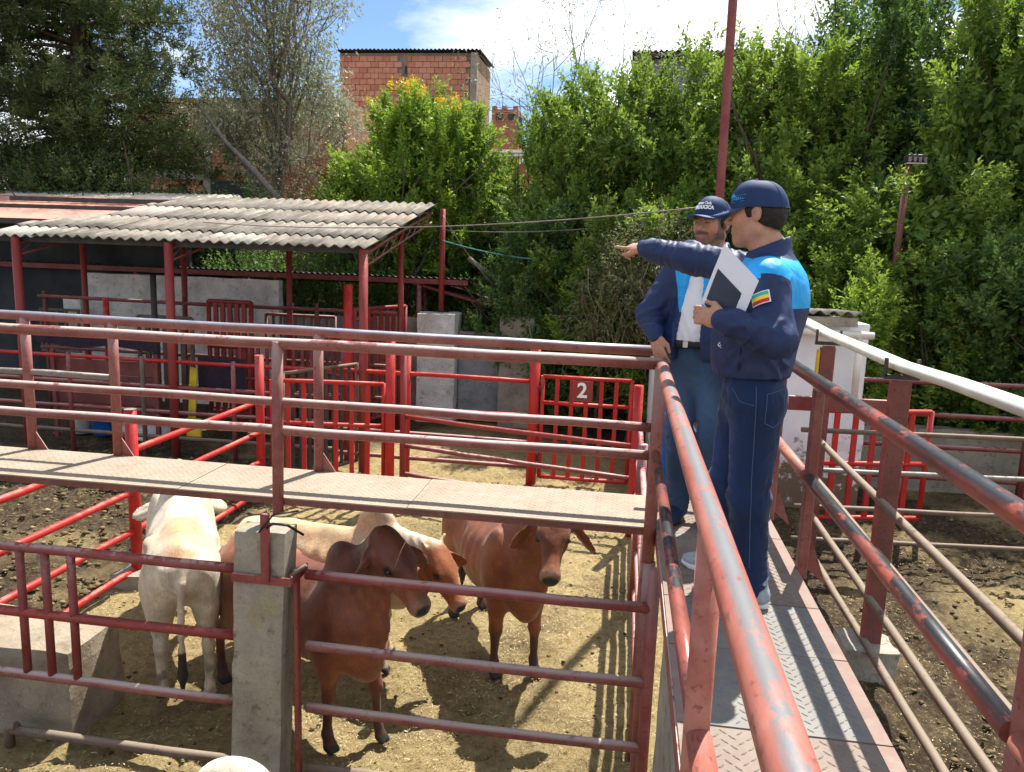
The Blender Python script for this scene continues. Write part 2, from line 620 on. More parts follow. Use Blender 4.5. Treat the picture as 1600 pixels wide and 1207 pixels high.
def ground_mat():
    t = NT('trodden straw and manure')
    v = t.coords('Object', False)
    nL = t.noise(v, .32, 4, .55)
    nM = t.noise(v, 2.0, 6, .65, .3)
    nF = t.noise(v, 16, 8, .72, .2)
    nS = t.n('ShaderNodeTexNoise', Scale=70.0, Detail=6.0, Roughness=.75, Distortion=1.6)
    t.l(v, nS.inputs['Vector'])
    straw = t.ramp(nF, [(.28, (.17, .12, .055)), (.42, (.40, .30, .135)), (.58, (.53, .415, .205)), (.8, (.63, .53, .30))])
    dark = t.ramp(nF, [(.28, (.020, .015, .010)), (.5, (.075, .053, .033)), (.68, (.20, .15, .09)), (.82, (.34, .27, .17))])
    a = t.attr('wet')
    m = t.math('ADD', t.math('MULTIPLY', a.outputs['Fac'], 1.0), t.math('MULTIPLY', nM, .55))
    base = t.mix(t.ramp(m, [(.40, 0), (.85, 1)]), straw, dark)
    base = t.mix(t.ramp(nS.outputs[0], [(.58, 0), (.68, .6)]), base, (.14, .10, .05))
    base = t.mix(t.ramp(nS.outputs[0], [(.34, .6), (.43, 0)]), base, (.52, .43, .25))
    base = t.mix(t.ramp(nL, [(.35, .15), (.6, 0)]), base, (.10, .07, .04))
    nD = t.noise(v, 55, 3, .6, .6)
    base = t.mix(t.ramp(nD, [(.62, 0), (.68, .7)]), base, (.09, .062, .035))
    t.color(base); t.rough(.95); t.spec(.12)
    h = t.math('ADD', t.math('MULTIPLY', nF, .8), nS.outputs[0])
    t.bump(h, 1.0, .035)
    return t.m
M['ground'] = ground_mat()

def plate_mat(name, base1, base2, dust, metallic=.3):
    t = NT(name)
    v = t.coords('Object', True)
    n1 = t.noise(v, 3.0, 6, .62)
    n2 = t.noise(v, 14, 5, .65)
    c = t.mix(t.ramp(n1, [(.35, 0), (.65, 1)]), base1, base2)
    c = t.mix(t.ramp(n2, [(.45, 0), (.7, .7)]), c, dust)
    t.color(c)
    t.rough(t.ramp(n2, [(.3, .58), (.7, .85)]))
    t.b.inputs['Metallic'].default_value = metallic
    t.spec(.3)
    t.bump(t.noise(v, 70, 4, .6), .2, .003)
    return t.m
M['plate_grey'] = plate_mat('worn steel tread plate', (.155, .152, .145), (.195, .187, .172), (.24, .215, .175), .1)
M['plate_tan'] = plate_mat('dusty tread plate', (.175, .13, .105), (.21, .165, .135), (.25, .21, .17), .02)
M['plate_pink'] = plate_mat('red painted plate edge', (.20, .125, .10), (.23, .155, .13), (.27, .22, .18), .02)
M['plate_bridge'] = plate_mat('dusty catwalk plate', (.25, .195, .14), (.30, .24, .18), (.34, .285, .225), .0)

def roof_mat():
    t = NT('weathered fibre cement')
    oi = t.n('ShaderNodeObjectInfo')
    v = t.coords('Object', False)
    n1 = t.noise(v, 1.3, 6, .62)
    n2 = t.noise(v, 9, 8, .7)
    base = t.ramp(n1, [(.3, (.13, .115, .095)), (.55, (.23, .205, .17)), (.75, (.31, .28, .235))])
    vs = t.coords('Object', False, scale=(7, .7, 1))
    n5 = t.noise(vs, 2.2, 5, .65)
    base = t.mix(t.ramp(n5, [(.50, 0), (.68, .75)]), base, (.075, .066, .056))
    base = t.mix(t.ramp(n5, [(.30, .55), (.43, 0)]), base, (.46, .44, .40))
    base = t.mix(t.ramp(n2, [(.5, 0), (.68, .6)]), base, (.10, .09, .078))
    base = t.mix(t.ramp(oi.outputs['Random'], [(0, .0), (.8, .0), (.86, .35), (1, .6)]), base, (.42, .41, .38))
    n3 = t.noise(v, .55, 3, .5)
    base = t.mix(t.ramp(n3, [(.57, 0), (.66, .32)]), base, (.40, .20, .16))
    t.color(base); t.rough(.93); t.spec(.15)
    t.bump(n2, .3, .006)
    return t.m
M['roof'] = roof_mat()
M['roof_cream'] = plain_mat('cream roof sheet', (.55, .50, .40), .8, .2, 2, .2)
M['roof_pink'] = plain_mat('faded pink roof', (.50, .23, .17), .8, .16, 1.2, .1)
M['dark_steel'] = plain_mat('dark steel', (.05, .045, .042), .6, .4, 6, .1)

def brick_mat():
    t = NT('hollow clay brick')
    oi = t.n('ShaderNodeObjectInfo')
    v = t.coords()
    n = t.noise(v, 4, 6, .65)
    c = t.ramp(oi.outputs['Random'], [(0, (.44, .19, .12)), (.35, (.55, .26, .17)), (.7, (.60, .30, .205)), (1, (.48, .21, .135))])
    c = t.mix(t.ramp(n, [(.45, 0), (.75, .45)]), c, (.23, .12, .085))
    t.color(c); t.rough(.9); t.spec(.15)
    w = t.n('ShaderNodeTexWave', Scale=14.0); w.bands_direction = 'Z'
    t.l(v, w.inputs['Vector'])
    t.bump(w.outputs[0], .25, .01)
    return t.m
M['brick'] = brick_mat()
M['mortar'] = plain_mat('mortar', (.23, .20, .17), .95, .25, 3, .3)
def brickfar_mat():
    t = NT('far brickwork')
    v = t.coords('Object', False)
    b = t.n('ShaderNodeTexBrick', Scale=1.0)
    b.inputs['Brick Width'].default_value = .36
    b.inputs['Row Height'].default_value = .25
    b.inputs['Mortar Size'].default_value = .018
    b.inputs['Color1'].default_value = (.42, .16, .09, 1)
    b.inputs['Color2'].default_value = (.30, .11, .065, 1)
    b.inputs['Mortar'].default_value = (.2, .16, .13, 1)
    m = t.n('ShaderNodeMapping'); m.inputs['Rotation'].default_value = (R_(90), 0, 0)
    t.l(v, m.inputs['Vector']); t.l(m.outputs[0], b.inputs['Vector'])
    t.color(b.outputs[0]); t.rough(.9); t.spec(.15)
    return t.m
M['brickfar'] = brickfar_mat()
M['sidewall'] = plain_mat('yellowish side wall', (.30, .20, .12), .9, .35, 1.5, .3)
M['blue_sheet'] = plain_mat('blue sheet', (.03, .13, .42), .6, .2, 2, .1)
M['yellow'] = plain_mat('yellow paint', (.55, .38, .03), .6, .2, 6, .1)
M['darkwall'] = plain_mat('dark wall with painted shade', (.035, .04, .045), .8, .5, 1.2, .2)  # shade of the shed interior put into the wall colour

def leaf_mat(name, c_lo, c_hi, trans=.35, tcol=None):
    t = NT(name)
    a = t.attr('tint')
    oi = t.n('ShaderNodeObjectInfo')
    f = t.math('ADD', t.math('MULTIPLY', a.outputs['Fac'], .85), t.math('MULTIPLY', oi.outputs['Random'], .15))
    c = t.ramp(f, [(.0, c_lo), (1.0, c_hi)])
    t.color(c)
    t.rough(.5); t.spec(.3)
    tr = t.n('ShaderNodeBsdfTranslucent')
    t.l(t.mix(.5, c, tcol or c_hi), tr.inputs[0])
    mx = t.n('ShaderNodeMixShader'); mx.inputs[0].default_value = trans
    t.l(t.b.outputs[0], mx.inputs[1]); t.l(tr.outputs[0], mx.inputs[2])
    t.l(mx.outputs[0], t.out.inputs[0])
    return t.m
M['leaf_hedge'] = leaf_mat('hedge leaf', (.045, .110, .026), (.34, .46, .075), .38, (.34, .50, .05))
M['leaf_dark'] = leaf_mat('dark leaf', (.036, .095, .038), (.23, .35, .075), .33, (.22, .38, .05))
M['leaf_bright'] = leaf_mat('bright leaf', (.06, .16, .024), (.37, .50, .07), .40, (.34, .48, .04))
M['leaf_olive'] = leaf_mat('olive leaf', (.07, .09, .035), (.26, .27, .12), .3)
M['needle'] = leaf_mat('cypress spray', (.022, .050, .018), (.17, .21, .055), .24)
M['leaf_silver'] = leaf_mat('silvery leaf', (.15, .17, .095), (.50, .50, .33), .30)
M['leaf_rust'] = leaf_mat('rusty leaf', (.10, .05, .025), (.24, .14, .06), .2)
M['flower'] = leaf_mat('orange flower', (.60, .27, .02), (.85, .62, .05), .2)
def bark_mat(name, c):
    t = NT(name)
    v = t.coords(scale=(1, 1, .3))
    n = t.noise(v, 14, 6, .7)
    t.color(t.ramp(n, [(.3, tuple(x * .45 for x in c)), (.7, tuple(x * 1.3 for x in c))]))
    t.rough(.95); t.spec(.1); t.bump(n, .6, .02)
    return t.m
M['bark'] = bark_mat('brown bark', (.10, .075, .055))
M['bark_grey'] = bark_mat('grey bark', (.22, .19, .16))
M['dry'] = plain_mat('dry stalks', (.30, .25, .17), .9, .4, 4, 0)

def attr_mat(name, rough=.7, spec=.25, bumpscale=0, bumpstr=.2, dist=.004, sheen=0.0, sss=0.0):
    t = NT(name)
    a = t.attr('Col')
    v = t.coords()
    if bumpscale:
        n = t.noise(v, bumpscale, 5, .65)
        c = t.mix(.35, a.outputs['Color'], t.ramp(n, [(.3, .55), (.7, 1.35)]), 'MULTIPLY')
        t.bump(n, bumpstr, dist)
    else:
        c = a.outputs['Color']
    t.color(c)
    t.rough(rough); t.spec(spec)
    t.b.inputs['Sheen Weight'].default_value = sheen
    if sss:
        t.b.inputs['Subsurface Weight'].default_value = sss
        t.b.inputs['Subsurface Radius'].default_value = (.012, .005, .003)
        t.b.inputs['Subsurface Scale'].default_value = .4
    return t.m
def hide_mat():
    t = NT('cattle hide')
    a = t.attr('Col')
    v = t.coords()
    nL = t.noise(v, 6, 5, .6, .5); nF = t.noise(t.coords(scale=(1, 1, .35)), 90, 4, .7)
    c = t.mix(.55, a.outputs['Color'], t.ramp(nL, [(.3, .55), (.5, 1.0), (.72, 1.4)]), 'MULTIPLY')
    c = t.mix(.6, c, t.ramp(nF, [(.3, .6), (.7, 1.35)]), 'MULTIPLY')
    t.color(c)
    t.rough(t.ramp(nL, [(.3, .42), (.7, .62)])); t.spec(.32)
    t.b.inputs['Sheen Weight'].default_value = .1
    h = t.math('ADD', t.math('MULTIPLY', nF, .3), t.noise(v, 18, 4, .6, .8))
    t.bump(h, .35, .012)
    return t.m
M['hide'] = hide_mat()
M['skin'] = attr_mat('skin', .50, .35, 90, .06, .002, 0, .12)
def cloth_mat(name, rough=.62, sheen=.1, spec=.3):
    t = NT(name)
    a = t.attr('Col')
    v = t.coords()
    n = t.noise(v, 9, 5, .6)
    c = t.mix(.25, a.outputs['Color'], t.ramp(n, [(.3, .7), (.7, 1.25)]), 'MULTIPLY')
    t.color(c); t.rough(rough); t.spec(spec)
    t.b.inputs['Sheen Weight'].default_value = sheen
    cw_ = t.noise(v, 5, 2, .5, 1.2)
    rg_ = t.ramp(cw_, [(.36, 0), (.49, 1), (.52, 1), (.64, 0)])
    t.bump(t.math('ADD', rg_, t.math('MULTIPLY', t.noise(v, 260, 2, .5), .15)), .22, .006)
    return t.m
M['cloth'] = cloth_mat('jacket cloth', .5, .08, .4)
M['denim'] = cloth_mat('denim', .85, .1, .2)
def jacket_mat(name, navy, cyan):
    """navy jacket with a bright yoke; the yoke border is a stored seam distance"""
    t = NT(name)
    a = t.attr('seam')
    v = t.coords()
    n = t.noise(v, 9, 5, .6)
    c = t.ramp(t.math('ADD', a.outputs['Fac'], .5), [(0, navy), (.497, cyan)], 'CONSTANT')
    c = t.mix(.2, c, t.ramp(n, [(.3, .75), (.7, 1.2)]), 'MULTIPLY')
    t.color(c); t.rough(.55); t.spec(.35)
    cw_ = t.noise(v, 6, 2, .5, 1.6)
    rg_ = t.ramp(cw_, [(.36, 0), (.48, 1), (.52, 1), (.64, 0)])
    t.bump(t.math('ADD', rg_, t.math('MULTIPLY', t.noise(v, 240, 2, .5), .12)), .22, .006)
    return t.m
M['jacket'] = jacket_mat('two tone jacket cloth', (.010, .024, .085), (.012, .33, .74))
M['whitecloth'] = plain_mat('white cotton', (.74, .74, .78), .8, .06, 12, .1)
M['cap'] = plain_mat('navy cap cloth', (.012, .030, .095), .7, .15, 30, .1)
M['capvisor'] = plain_mat('navy visor cloth', (.020, .055, .15), .65, .15, 30, .1)
M['hair'] = plain_mat('dark hair', (.012, .009, .007), .55, .3, 60, .5)
M['logo_white'] = plain_mat('white stitching', (.80, .80, .80), .7, .04, 20, 0)
M['logo_blue'] = plain_mat('blue stitching', (.02, .26, .62), .6, .04, 20, 0)
M['sole'] = plain_mat('white rubber', (.66, .66, .64), .6, .1, 9, .05)
M['sneaker'] = plain_mat('grey knit', (.30, .33, .36), .8, .2, 60, .2)
M['boot'] = plain_mat('navy suede', (.012, .025, .06), .85, .25, 30, .2)
M['belt'] = plain_mat('black leather', (.012, .011, .011), .45, .2, 20, .1)
M['stitch'] = plain_mat('pale stitching thread', (.07, .11, .20), .8, .1, 9, 0)
M['metal'] = plain_mat('bright metal', (.6, .6, .6), .3, .05, 9, 0, metallic=1.0)
M['paper'] = plain_mat('paper', (.70, .72, .80), .7, .03, 3, 0)
M['print'] = plain_mat('dark print', (.035, .045, .075), .6, .25, 9, 0)
for nm, cc in (('green', (.05, .42, .34)), ('yel', (.85, .66, .06)), ('red', (.62, .03, .03))):
    M['flag_' + nm] = plain_mat('patch ' + nm, cc, .7, .05, 9, 0)
M['straw'] = None
def straw_mat():
    t = NT('straw')
    a = t.attr('tint')
    t.color(t.ramp(a.outputs['Fac'], [(0, (.045, .032, .018)), (.4, (.20, .145, .065)), (.75, (.42, .33, .17)), (1, (.58, .49, .30))]))
    t.rough(.8); t.spec(.2)
    return t.m
M['straw'] = straw_mat()
M['blue_plastic'] = plain_mat('blue plastic', (.012, .10, .36), .45, .15, 4, .05)
M['white_plastic'] = plain_mat('white plastic', (.6, .6, .58), .5, .1, 4, .05)
M['eye'] = plain_mat('wet dark eye', (.006, .005, .004), .08, .1, 9, 0, .6)
M['plank_red'] = plain_mat('faded red board', (.17, .055, .045), .85, .35, 3, .2)
M['netting'] = plain_mat('purple netting', (.03, .018, .032), .9, .4, 30, .3)

# ================================================================== GROUND
def make_ground():
    xs = np.unique(np.concatenate([[-900, -300, -120, -60, -35, -22, -16, -12], np.arange(-9.0, 6.6, .042), [9, 12, 18, 30, 60, 120, 300, 900]]))
    ys = np.unique(np.concatenate([[-300, -60, -15, -4, 0, 1], np.arange(2.2, 12.6, .042), np.arange(14, 24, .5), [28, 35, 50, 80, 150, 300, 900, 1500]]))
    X, Y = np.meshgrid(xs, ys)
    P = np.stack([X, Y, np.zeros_like(X)], -1).reshape(-1, 3)
    near = smooth01(P[:, 0], -10, -9) * (1 - smooth01(P[:, 0], 6, 7)) * (1 - smooth01(P[:, 1], 12, 13.4))
    z = .028 * fbm(P * 1.3, 3, 3) + .014 * fbm(P * 7, 9, 3)
    wet = np.zeros(len(P))
    wet += .75 * smooth01(-P[:, 0], 4.35, 5.0) * (1 - smooth01(P[:, 1], 10.5, 11.5))
    wet += .38 * smooth01(P[:, 0], .9, 1.5) * (1 - smooth01(P[:, 1], 12, 13))
    wet += .30 * smooth01(P[:, 1], 8.0, 10) * smooth01(P[:, 0], -.8, .2)
    wet += .35 * smooth01(P[:, 1], 12, 14) + .6 * smooth01(P[:, 1], 10.6, 11.2) * smooth01(-P[:, 0], 3.6, 4.2)  # last term: shed floor mud, plus the shade under the roof painted in
    wet += .34 * fbm(P * .8, 21, 4)
    # hoof churned ground is rougher where wet
    z += np.clip(wet, 0, 1) * .05 * (fbm(P * 5.5, 31, 3))
    P[:, 2] = z * near - .02
    # hoof prints pressed into the floor
    hp = np.random.default_rng(5)
    Xs, Ys = np.array(xs), np.array(ys)
    Z = P[:, 2].reshape(len(ys), len(xs))
    for _ in range(2600):
        cx, cy = hp.uniform(-8.8, 6.2), hp.uniform(2.4, 12)
        if -4.6 < cx < .3 and hp.random() < .35: continue
        r = hp.uniform(.05, .085); th = hp.uniform(0, 6.28)
        i0, i1 = np.searchsorted(Xs, [cx - .17, cx + .17]); j0, j1 = np.searchsorted(Ys, [cy - .17, cy + .17])
        if i1 <= i0 or j1 <= j0: continue
        gx, gy = np.meshgrid(Xs[i0:i1] - cx, Ys[j0:j1] - cy)
        u = gx * math.cos(th) + gy * math.sin(th); w_ = (-gx * math.sin(th) + gy * math.cos(th)) * 1.3
        d = np.sqrt(u * u + w_ * w_) / r
        Z[j0:j1, i0:i1] += hp.uniform(.012, .032) * (-np.exp(-d ** 4) + .55 * np.exp(-((d - 1.35) / .35) ** 2))
    P[:, 2] = Z.ravel()
    n, m = len(ys), len(xs)
    I = np.arange(n * m).reshape(n, m)
    F = np.stack([I[:-1, :-1], I[:-1, 1:], I[1:, 1:], I[1:, :-1]], -1).reshape(-1, 4)
    o = link_mesh('ground', np_mesh('ground', P, F, True, {'wet': np.clip(wet, 0, 1)}), M['ground'])
    tag(o, kind='structure')
make_ground()

def scatter_straw():
    n = 250000
    X = RNG.uniform(-9, 6.5, n); Y = RNG.uniform(1.8, 13, n) ** 1.0
    keep = RNG.random(n) < np.where(X < -4.6, .5, np.where(X > 1.2, .55, 1.0))
    X, Y = X[keep], Y[keep]; n = len(X)
    P = np.stack([X, Y, np.zeros(n)], 1)
    cl = vnoise(P * np.array([2.3, 2.3, 1]), 5)
    P[:, 2] = .028 * fbm(P * np.array([1.3, 1.3, 1.3]), 3, 3) + .014 * fbm(P * 7, 9, 3) - .012 + RNG.uniform(0, .02, n)
    th = RNG.uniform(0, 2 * np.pi, n)
    L = RNG.uniform(.003, .010, n) * RNG.choice([.6, .8, 1, 1.9], n); Wd = RNG.uniform(.0010, .0026, n)
    d = np.stack([np.cos(th), np.sin(th), RNG.normal(0, .22, n)], 1)
    s = np.stack([-np.sin(th), np.cos(th), RNG.normal(0, .3, n)], 1)
    A = P - d * L[:, None]; B = P + d * L[:, None]; S = s * Wd[:, None]
    V = np.stack([A - S, B - S, B + S, A + S], 1).reshape(-1, 3)
    V[:, 2] = np.maximum(V[:, 2], -.03)
    F = np.arange(4 * n).reshape(n, 4)
    t = np.clip(.60 + .3 * cl + RNG.normal(0, .22, n) - .3 * (X < -4.6) - .16 * (X > 1.2), 0, 1)
    o = link_mesh('straw_litter', np_mesh('straw_litter', V, F, False, {'tint': np.repeat(t, 4)}), M['straw'])
    tag(o, 'loose straw and chaff strewn over the pen floors', 'straw', kind='stuff')
    # manure clods
    k = 5200
    X = np.concatenate([RNG.uniform(-9, -4.7, k // 2), RNG.uniform(1.0, 6, k // 3), RNG.uniform(-4.6, .2, k - k // 2 - k // 3)])
    small = np.arange(k) >= k // 2 + k // 3
    Y = RNG.uniform(2.2, 11, k)
    base = np.array([(1, 0, 0), (-1, 0, 0), (0, 1, 0), (0, -1, 0), (0, 0, .7), (0, 0, -.5), (.7, .7, .3), (-.7, .7, .3), (.7, -.7, .3), (-.7, -.7, .3)])
    tri = np.array([(4, 0, 6), (4, 6, 2), (4, 2, 7), (4, 7, 1), (4, 1, 9), (4, 9, 3), (4, 3, 8), (4, 8, 0), (5, 6, 0), (5, 2, 6), (5, 7, 2), (5, 1, 7), (5, 9, 1), (5, 3, 9), (5, 8, 3), (5, 0, 8)])
    r = RNG.uniform(.012, .042, k) * np.where(small, .5, np.where(X > -4.6, .8, 1.1))
    V = base[None] * r[:, None, None] * RNG.uniform(.6, 1.35, (k, 10, 3))
    V[..., 0] += X[:, None]; V[..., 1] += Y[:, None]
    P = np.stack([X, Y, np.zeros(k)], 1)
    V[..., 2] += (.028 * fbm(P * 1.3, 3, 3) - .012)[:, None]
    F = (tri[None] + 10 * np.arange(k)[:, None, None]).reshape(-1, 3)
    t = np.repeat(np.clip(RNG.normal(.18, .14, k), 0, 1), 10)
    o = link_mesh('manure_clods', np_mesh('manure_clods', V.reshape(-1, 3), F, True, {'tint': t}), M['straw'])
    tag(o, 'small dark manure clods scattered over the pen floors', 'manure', kind='stuff')
scatter_straw()

# ================================================================== PIPEWORK
def rail(parent, a, b, r, mat, name='rail', wob=.004, n=10, seg=None):
    a = np.asarray(a, float); b = np.asarray(b, float)
    L = np.linalg.norm(b - a)
    k = seg or max(2, int(L / .45))
    ph = rnd.random() * 9
    pts = []
    for i in range(k + 1):
        t = i / k
        p = a + (b - a) * t
        if 0 < i < k:
            p = p + wob * np.array([rnd.uniform(-1, 1), rnd.uniform(-1, 1), rnd.uniform(-1, 1)]) + vec(0, 0, -wob * 2.2 * math.sin(math.pi * t) * math.sin(ph))
        pts.append(p)
    return MB().path(pts, r, n).build(name, mat, parent)

def post(parent, x, y, z0, z1, r, mat, name='post', lean=(0, 0), n=12, cap=None):
    o = MB().path([(x, y, z0), (x + lean[0] * .5, y + lean[1] * .5, (z0 + z1) / 2), (x + lean[0], y + lean[1], z1)], r, n).build(name, mat, parent)
    if cap:
        MB().path([(x + lean[0], y + lean[1], z1), (x + lean[0], y + lean[1], z1 + .008)], r * 1.03, n).build('cap_plate', cap, o)
    return o

def weld(parent, p, r, mat):
    MB().ball(p, r, 8, 6).build('weld_joint', mat, parent)

def tread_plate(x0, x1, y0, y1, z, pitch, ll, lw, lh, thick=.008, jitter=0.0, diamond=True):
    """flat plate with raised lugs in alternating diagonal directions"""
    mb = MB()
    mb.box(((x0 + x1) / 2, (y0 + y1) / 2, z - thick / 2), (x1 - x0, y1 - y0, thick))
    i = 0
    y = y0 + pitch * .6
    V = []; F = []
    while y < y1 - pitch * .4:
        x = x0 + pitch * .6 + (pitch * .5 if i % 2 else 0)
        j = 0
        while x < x1 - pitch * .4:
            a = R_(45) if (i + j) % 2 else R_(-45)
            dx, dy = math.cos(a), math.sin(a)
            o = len(V)
            V += [(x - dx * ll, y - dy * ll, z), (x + dy * lw, y - dx * lw, z), (x + dx * ll, y + dy * ll, z), (x - dy * lw, y + dx * lw, z), (x, y, z + lh),
                  (x - dx * ll * .5, y - dy * ll * .5, z + lh * .9), (x + dx * ll * .5, y + dy * ll * .5, z + lh * .9)]
            F += [(o, o + 1, o + 5), (o + 1, o + 4, o + 5), (o + 1, o + 6, o + 4), (o + 1, o + 2, o + 6), (o + 2, o + 3, o + 6), (o + 3, o + 4, o + 6), (o + 3, o + 5, o + 4), (o + 3, o, o + 5)]
            x += pitch; j += 1
        y += pitch * .5; i += 1
    mb.add(V, F, False)
    return mb

# ---------------------------------------------------------------- catwalk bridging the pens (left)
PR = .031
cw = thing('catwalk_bridge', 'narrow dusty steel catwalk with red pipe railings crossing above the cattle', 'catwalk', (-3.0, 4.6, 1.8))
def inv(o, p):
    return (p[0] - o.location[0], p[1] - o.location[1], p[2] - o.location[2])
def L_(o):
    return np.array(o.location)
O = L_(cw)
xs_ = [.235, -1.22, -2.68, -4.14, -5.9]
for i in range(4):
    tread_plate(xs_[i + 1] + .003, xs_[i] - .003, 4.315, 4.925, 1.8 - (.002 if i % 2 else 0), .05, .017, .006, .0024).build('deck_plate', M['plate_bridge'], cw).location = tuple(-O)
for yy in (4.325, 4.915):
    mb = MB().box((-2.84, yy, 1.771), (6.12, .012, .040)).box((-2.84, yy + (.03 if yy < 4.6 else -.03), 1.756), (6.12, .05, .008))
    mb.build('edge_channel', M['channel'], cw).location = tuple(-O)
for k in range(6):
    MB().box((-5.3 + k * 1.0, 4.62, 1.768), (.05, .50, .035)).build('cross_bearer', M['channel'], cw).location = tuple(-O)
def cwr(a, b, r, m, nm='rail'):
    o = rail(cw, np.array(a) - O, np.array(b) - O, r, m, nm)
    return o
cwr((-6.0, 4.33, 2.745), (.215, 4.33, 2.735), .033, M['pipe'])
cwr((-6.0, 4.33, 2.39), (.20, 4.33, 2.375), .026, M['pipe'])
cwr((-6.0, 4.33, 2.225), (.20, 4.33, 2.215), .028, M['pipe'])
cwr((-6.0, 4.92, 2.765), (.22, 4.92, 2.74), .033, M['pipe_steel'])
cwr((-6.0, 4.92, 2.37), (-3.52, 4.92, 2.355), .022, M['greypipe'])
cwr((.22, 4.92, 2.33), (.74, 4.92, 2.32), .027, M['pipe'])
for x in (-4.17, -3.50, -2.01):
    o = post(cw, x - O[0], 4.92 - O[1], -.02, .95, .033, M['pipe'])
    MB().add([(x - O[0] + .03, 4.92 - O[1] + .004, 0), (x - O[0] + .12, 4.92 - O[1] + .004, 0), (x - O[0] + .03, 4.92 - O[1] + .004, .13), (x - O[0] + .03, 4.92 - O[1] - .004, 0), (x - O[0] + .12, 4.92 - O[1] - .004, 0), (x - O[0] + .03, 4.92 - O[1] - .004, .13)],
             [(0, 1, 2), (5, 4, 3), (0, 2, 5, 3), (1, 4, 5, 2), (0, 3, 4, 1)]).build('gusset_plate', M['pipe'], cw)
for x in (-2.02,):
    post(cw, x - O[0], 4.305 - O[1], -.10, .95, .033, M['pipe'], lean=(.0, .02))
post(cw, -5.6 - O[0], 4.32 - O[1], -.1, .95, .033, M['pipe'])

# ---------------------------------------------------------------- main walkway the men stand on
mw = thing('elevated_walkway', 'raised steel tread plate walkway with worn red handrails carrying the two men', 'walkway', (.58, 2.6, 1.8))
O = L_(mw)
segs = [(-.6, .75, 'plate_tan', .06), (.75, 1.55, 'plate_tan', .06), (1.55, 2.42, 'plate_tan', .052), (2.42, 2.96, 'plate_grey', .046), (2.96, 3.42, 'plate_grey', .046), (3.42, 4.30, 'plate_tan', .05), (4.30, 4.95, 'plate_tan', .05)]
for i, (a, b, mt, pt) in enumerate(segs):
    x0 = .245
    tread_plate(x0 + .035, .868, a + .004, b - .004, 1.8 + (.002 if i % 2 else 0), pt, pt * .34, pt * .10, .0036).build('deck_plate', M[mt], mw).location = tuple(-O)
    MB().box((.896, (a + b) / 2, 1.795), (.052, b - a - .008, .010)).build('edge_plate', M['plate_pink'], mw).location = tuple(-O)
    MB().box((.262, (a + b) / 2, 1.795), (.032, b - a - .008, .010)).build('edge_plate', M['plate_pink'], mw).location = tuple(-O)
MB().box((.246, 2.15, 1.745), (.012, 5.5, .085)).build('edge_channel', M['pipe'], mw).location = tuple(-O)
MB().box((.912, 2.15, 1.745), (.012, 5.5, .085)).build('edge_channel', M['plate_pink'], mw).location = tuple(-O)
for k in range(8):
    MB().box((.58, -.4 + k * .75, 1.735), (.62, .05, .06)).build('cross_bearer', M['channel'], mw).location = tuple(-O)
def mwr(a, b, r, m, nm='handrail', wob=.003):
    return rail(mw, np.array(a) - O, np.array(b) - O, r, m, nm, wob, 16)
# left handrail
MB().path([np.array(p) - O for p in [(.220, -.3, 2.725), (.217, 1.0, 2.728), (.213, 2.2, 2.73), (.21, 3.4, 2.73), (.21, 4.05, 2.732), (.212, 4.22, 2.734), (.213, 4.30, 2.735)]], .0325, 18).build('handrail', M['hand'], mw)
mwr((.218, 1.70, 2.24), (.208, 4.28, 2.235), .026, M['handdark'], 'mid_rail')
mwr((.225, -.3, 2.225), (.220, 1.66, 2.235), .030, M['hand'], 'mid_rail')
MB().path([np.array(p) - O for p in [(.215, 1.68, 1.62), (.215, 1.68, 2.2), (.213, 1.68, 2.72)]], .030, 14).build('post', M['hand'], mw)
MB().path([np.array(p) - O for p in [(.205, 4.31, 1.60), (.207, 4.31, 2.1), (.21, 4.31, 2.72)]], .036, 14).build('post', M['pipe'], mw)
# right handrail
MB().path([np.array(p) - O for p in [(.925, -.4, 2.745), (.926, 1.2, 2.748), (.928, 2.4, 2.75), (.93, 3.3, 2.75), (.93, 4.02, 2.752), (.93, 4.75, 2.752)]], .032, 18).build('handrail', M['handdark'], mw)
mwr((.925, -.4, 2.262), (.927, 1.74, 2.265), .029, M['hand'], 'mid_rail')
mwr((.927, 1.78, 2.265), (.93, 3.86, 2.27), .029, M['handdark'], 'mid_rail')
mwr((.93, 3.94, 2.27), (.93, 4.78, 2.27), .029, M['hand'], 'mid_rail')
for yy in (1.76, 3.90, 4.80):
    MB().box((.945 - O[0], yy - O[1], .43), (.05, .062, .96), bev=.006).build('post', M['pipe'], mw)
    MB().add([np.array(p) - O for p in [(.972, yy - .004, 1.80), (1.07, yy - .004, 1.72), (.972, yy - .004, 1.98), (.972, yy + .004, 1.80), (1.07, yy + .004, 1.72), (.972, yy + .004, 1.98)]],
             [(0, 1, 2), (5, 4, 3), (0, 2, 5, 3), (1, 4, 5, 2), (0, 3, 4, 1)]).build('gusset_plate', M['pipe'], mw)
post(mw, .45 - O[0], 4.93 - O[1], -.1, .93, .030, M['pipe'])
mwr((.22, 4.92, 2.745), (.93, 4.93, 2.75), .031, M['pipe'], 'handrail')
for yy, zz in ((4.31, 0), (4.90, 0)):
    MB().path([(.215 - O[0], yy - O[1], -1.85), (.215 - O[0], yy - O[1], -.2)], .035, 12).build('support_leg', M['pipe'], mw)
    MB().path([(.90 - O[0], yy - O[1], -1.85), (.90 - O[0], yy - O[1], -.1)], .035, 12).build('support_leg', M['channel'], mw)

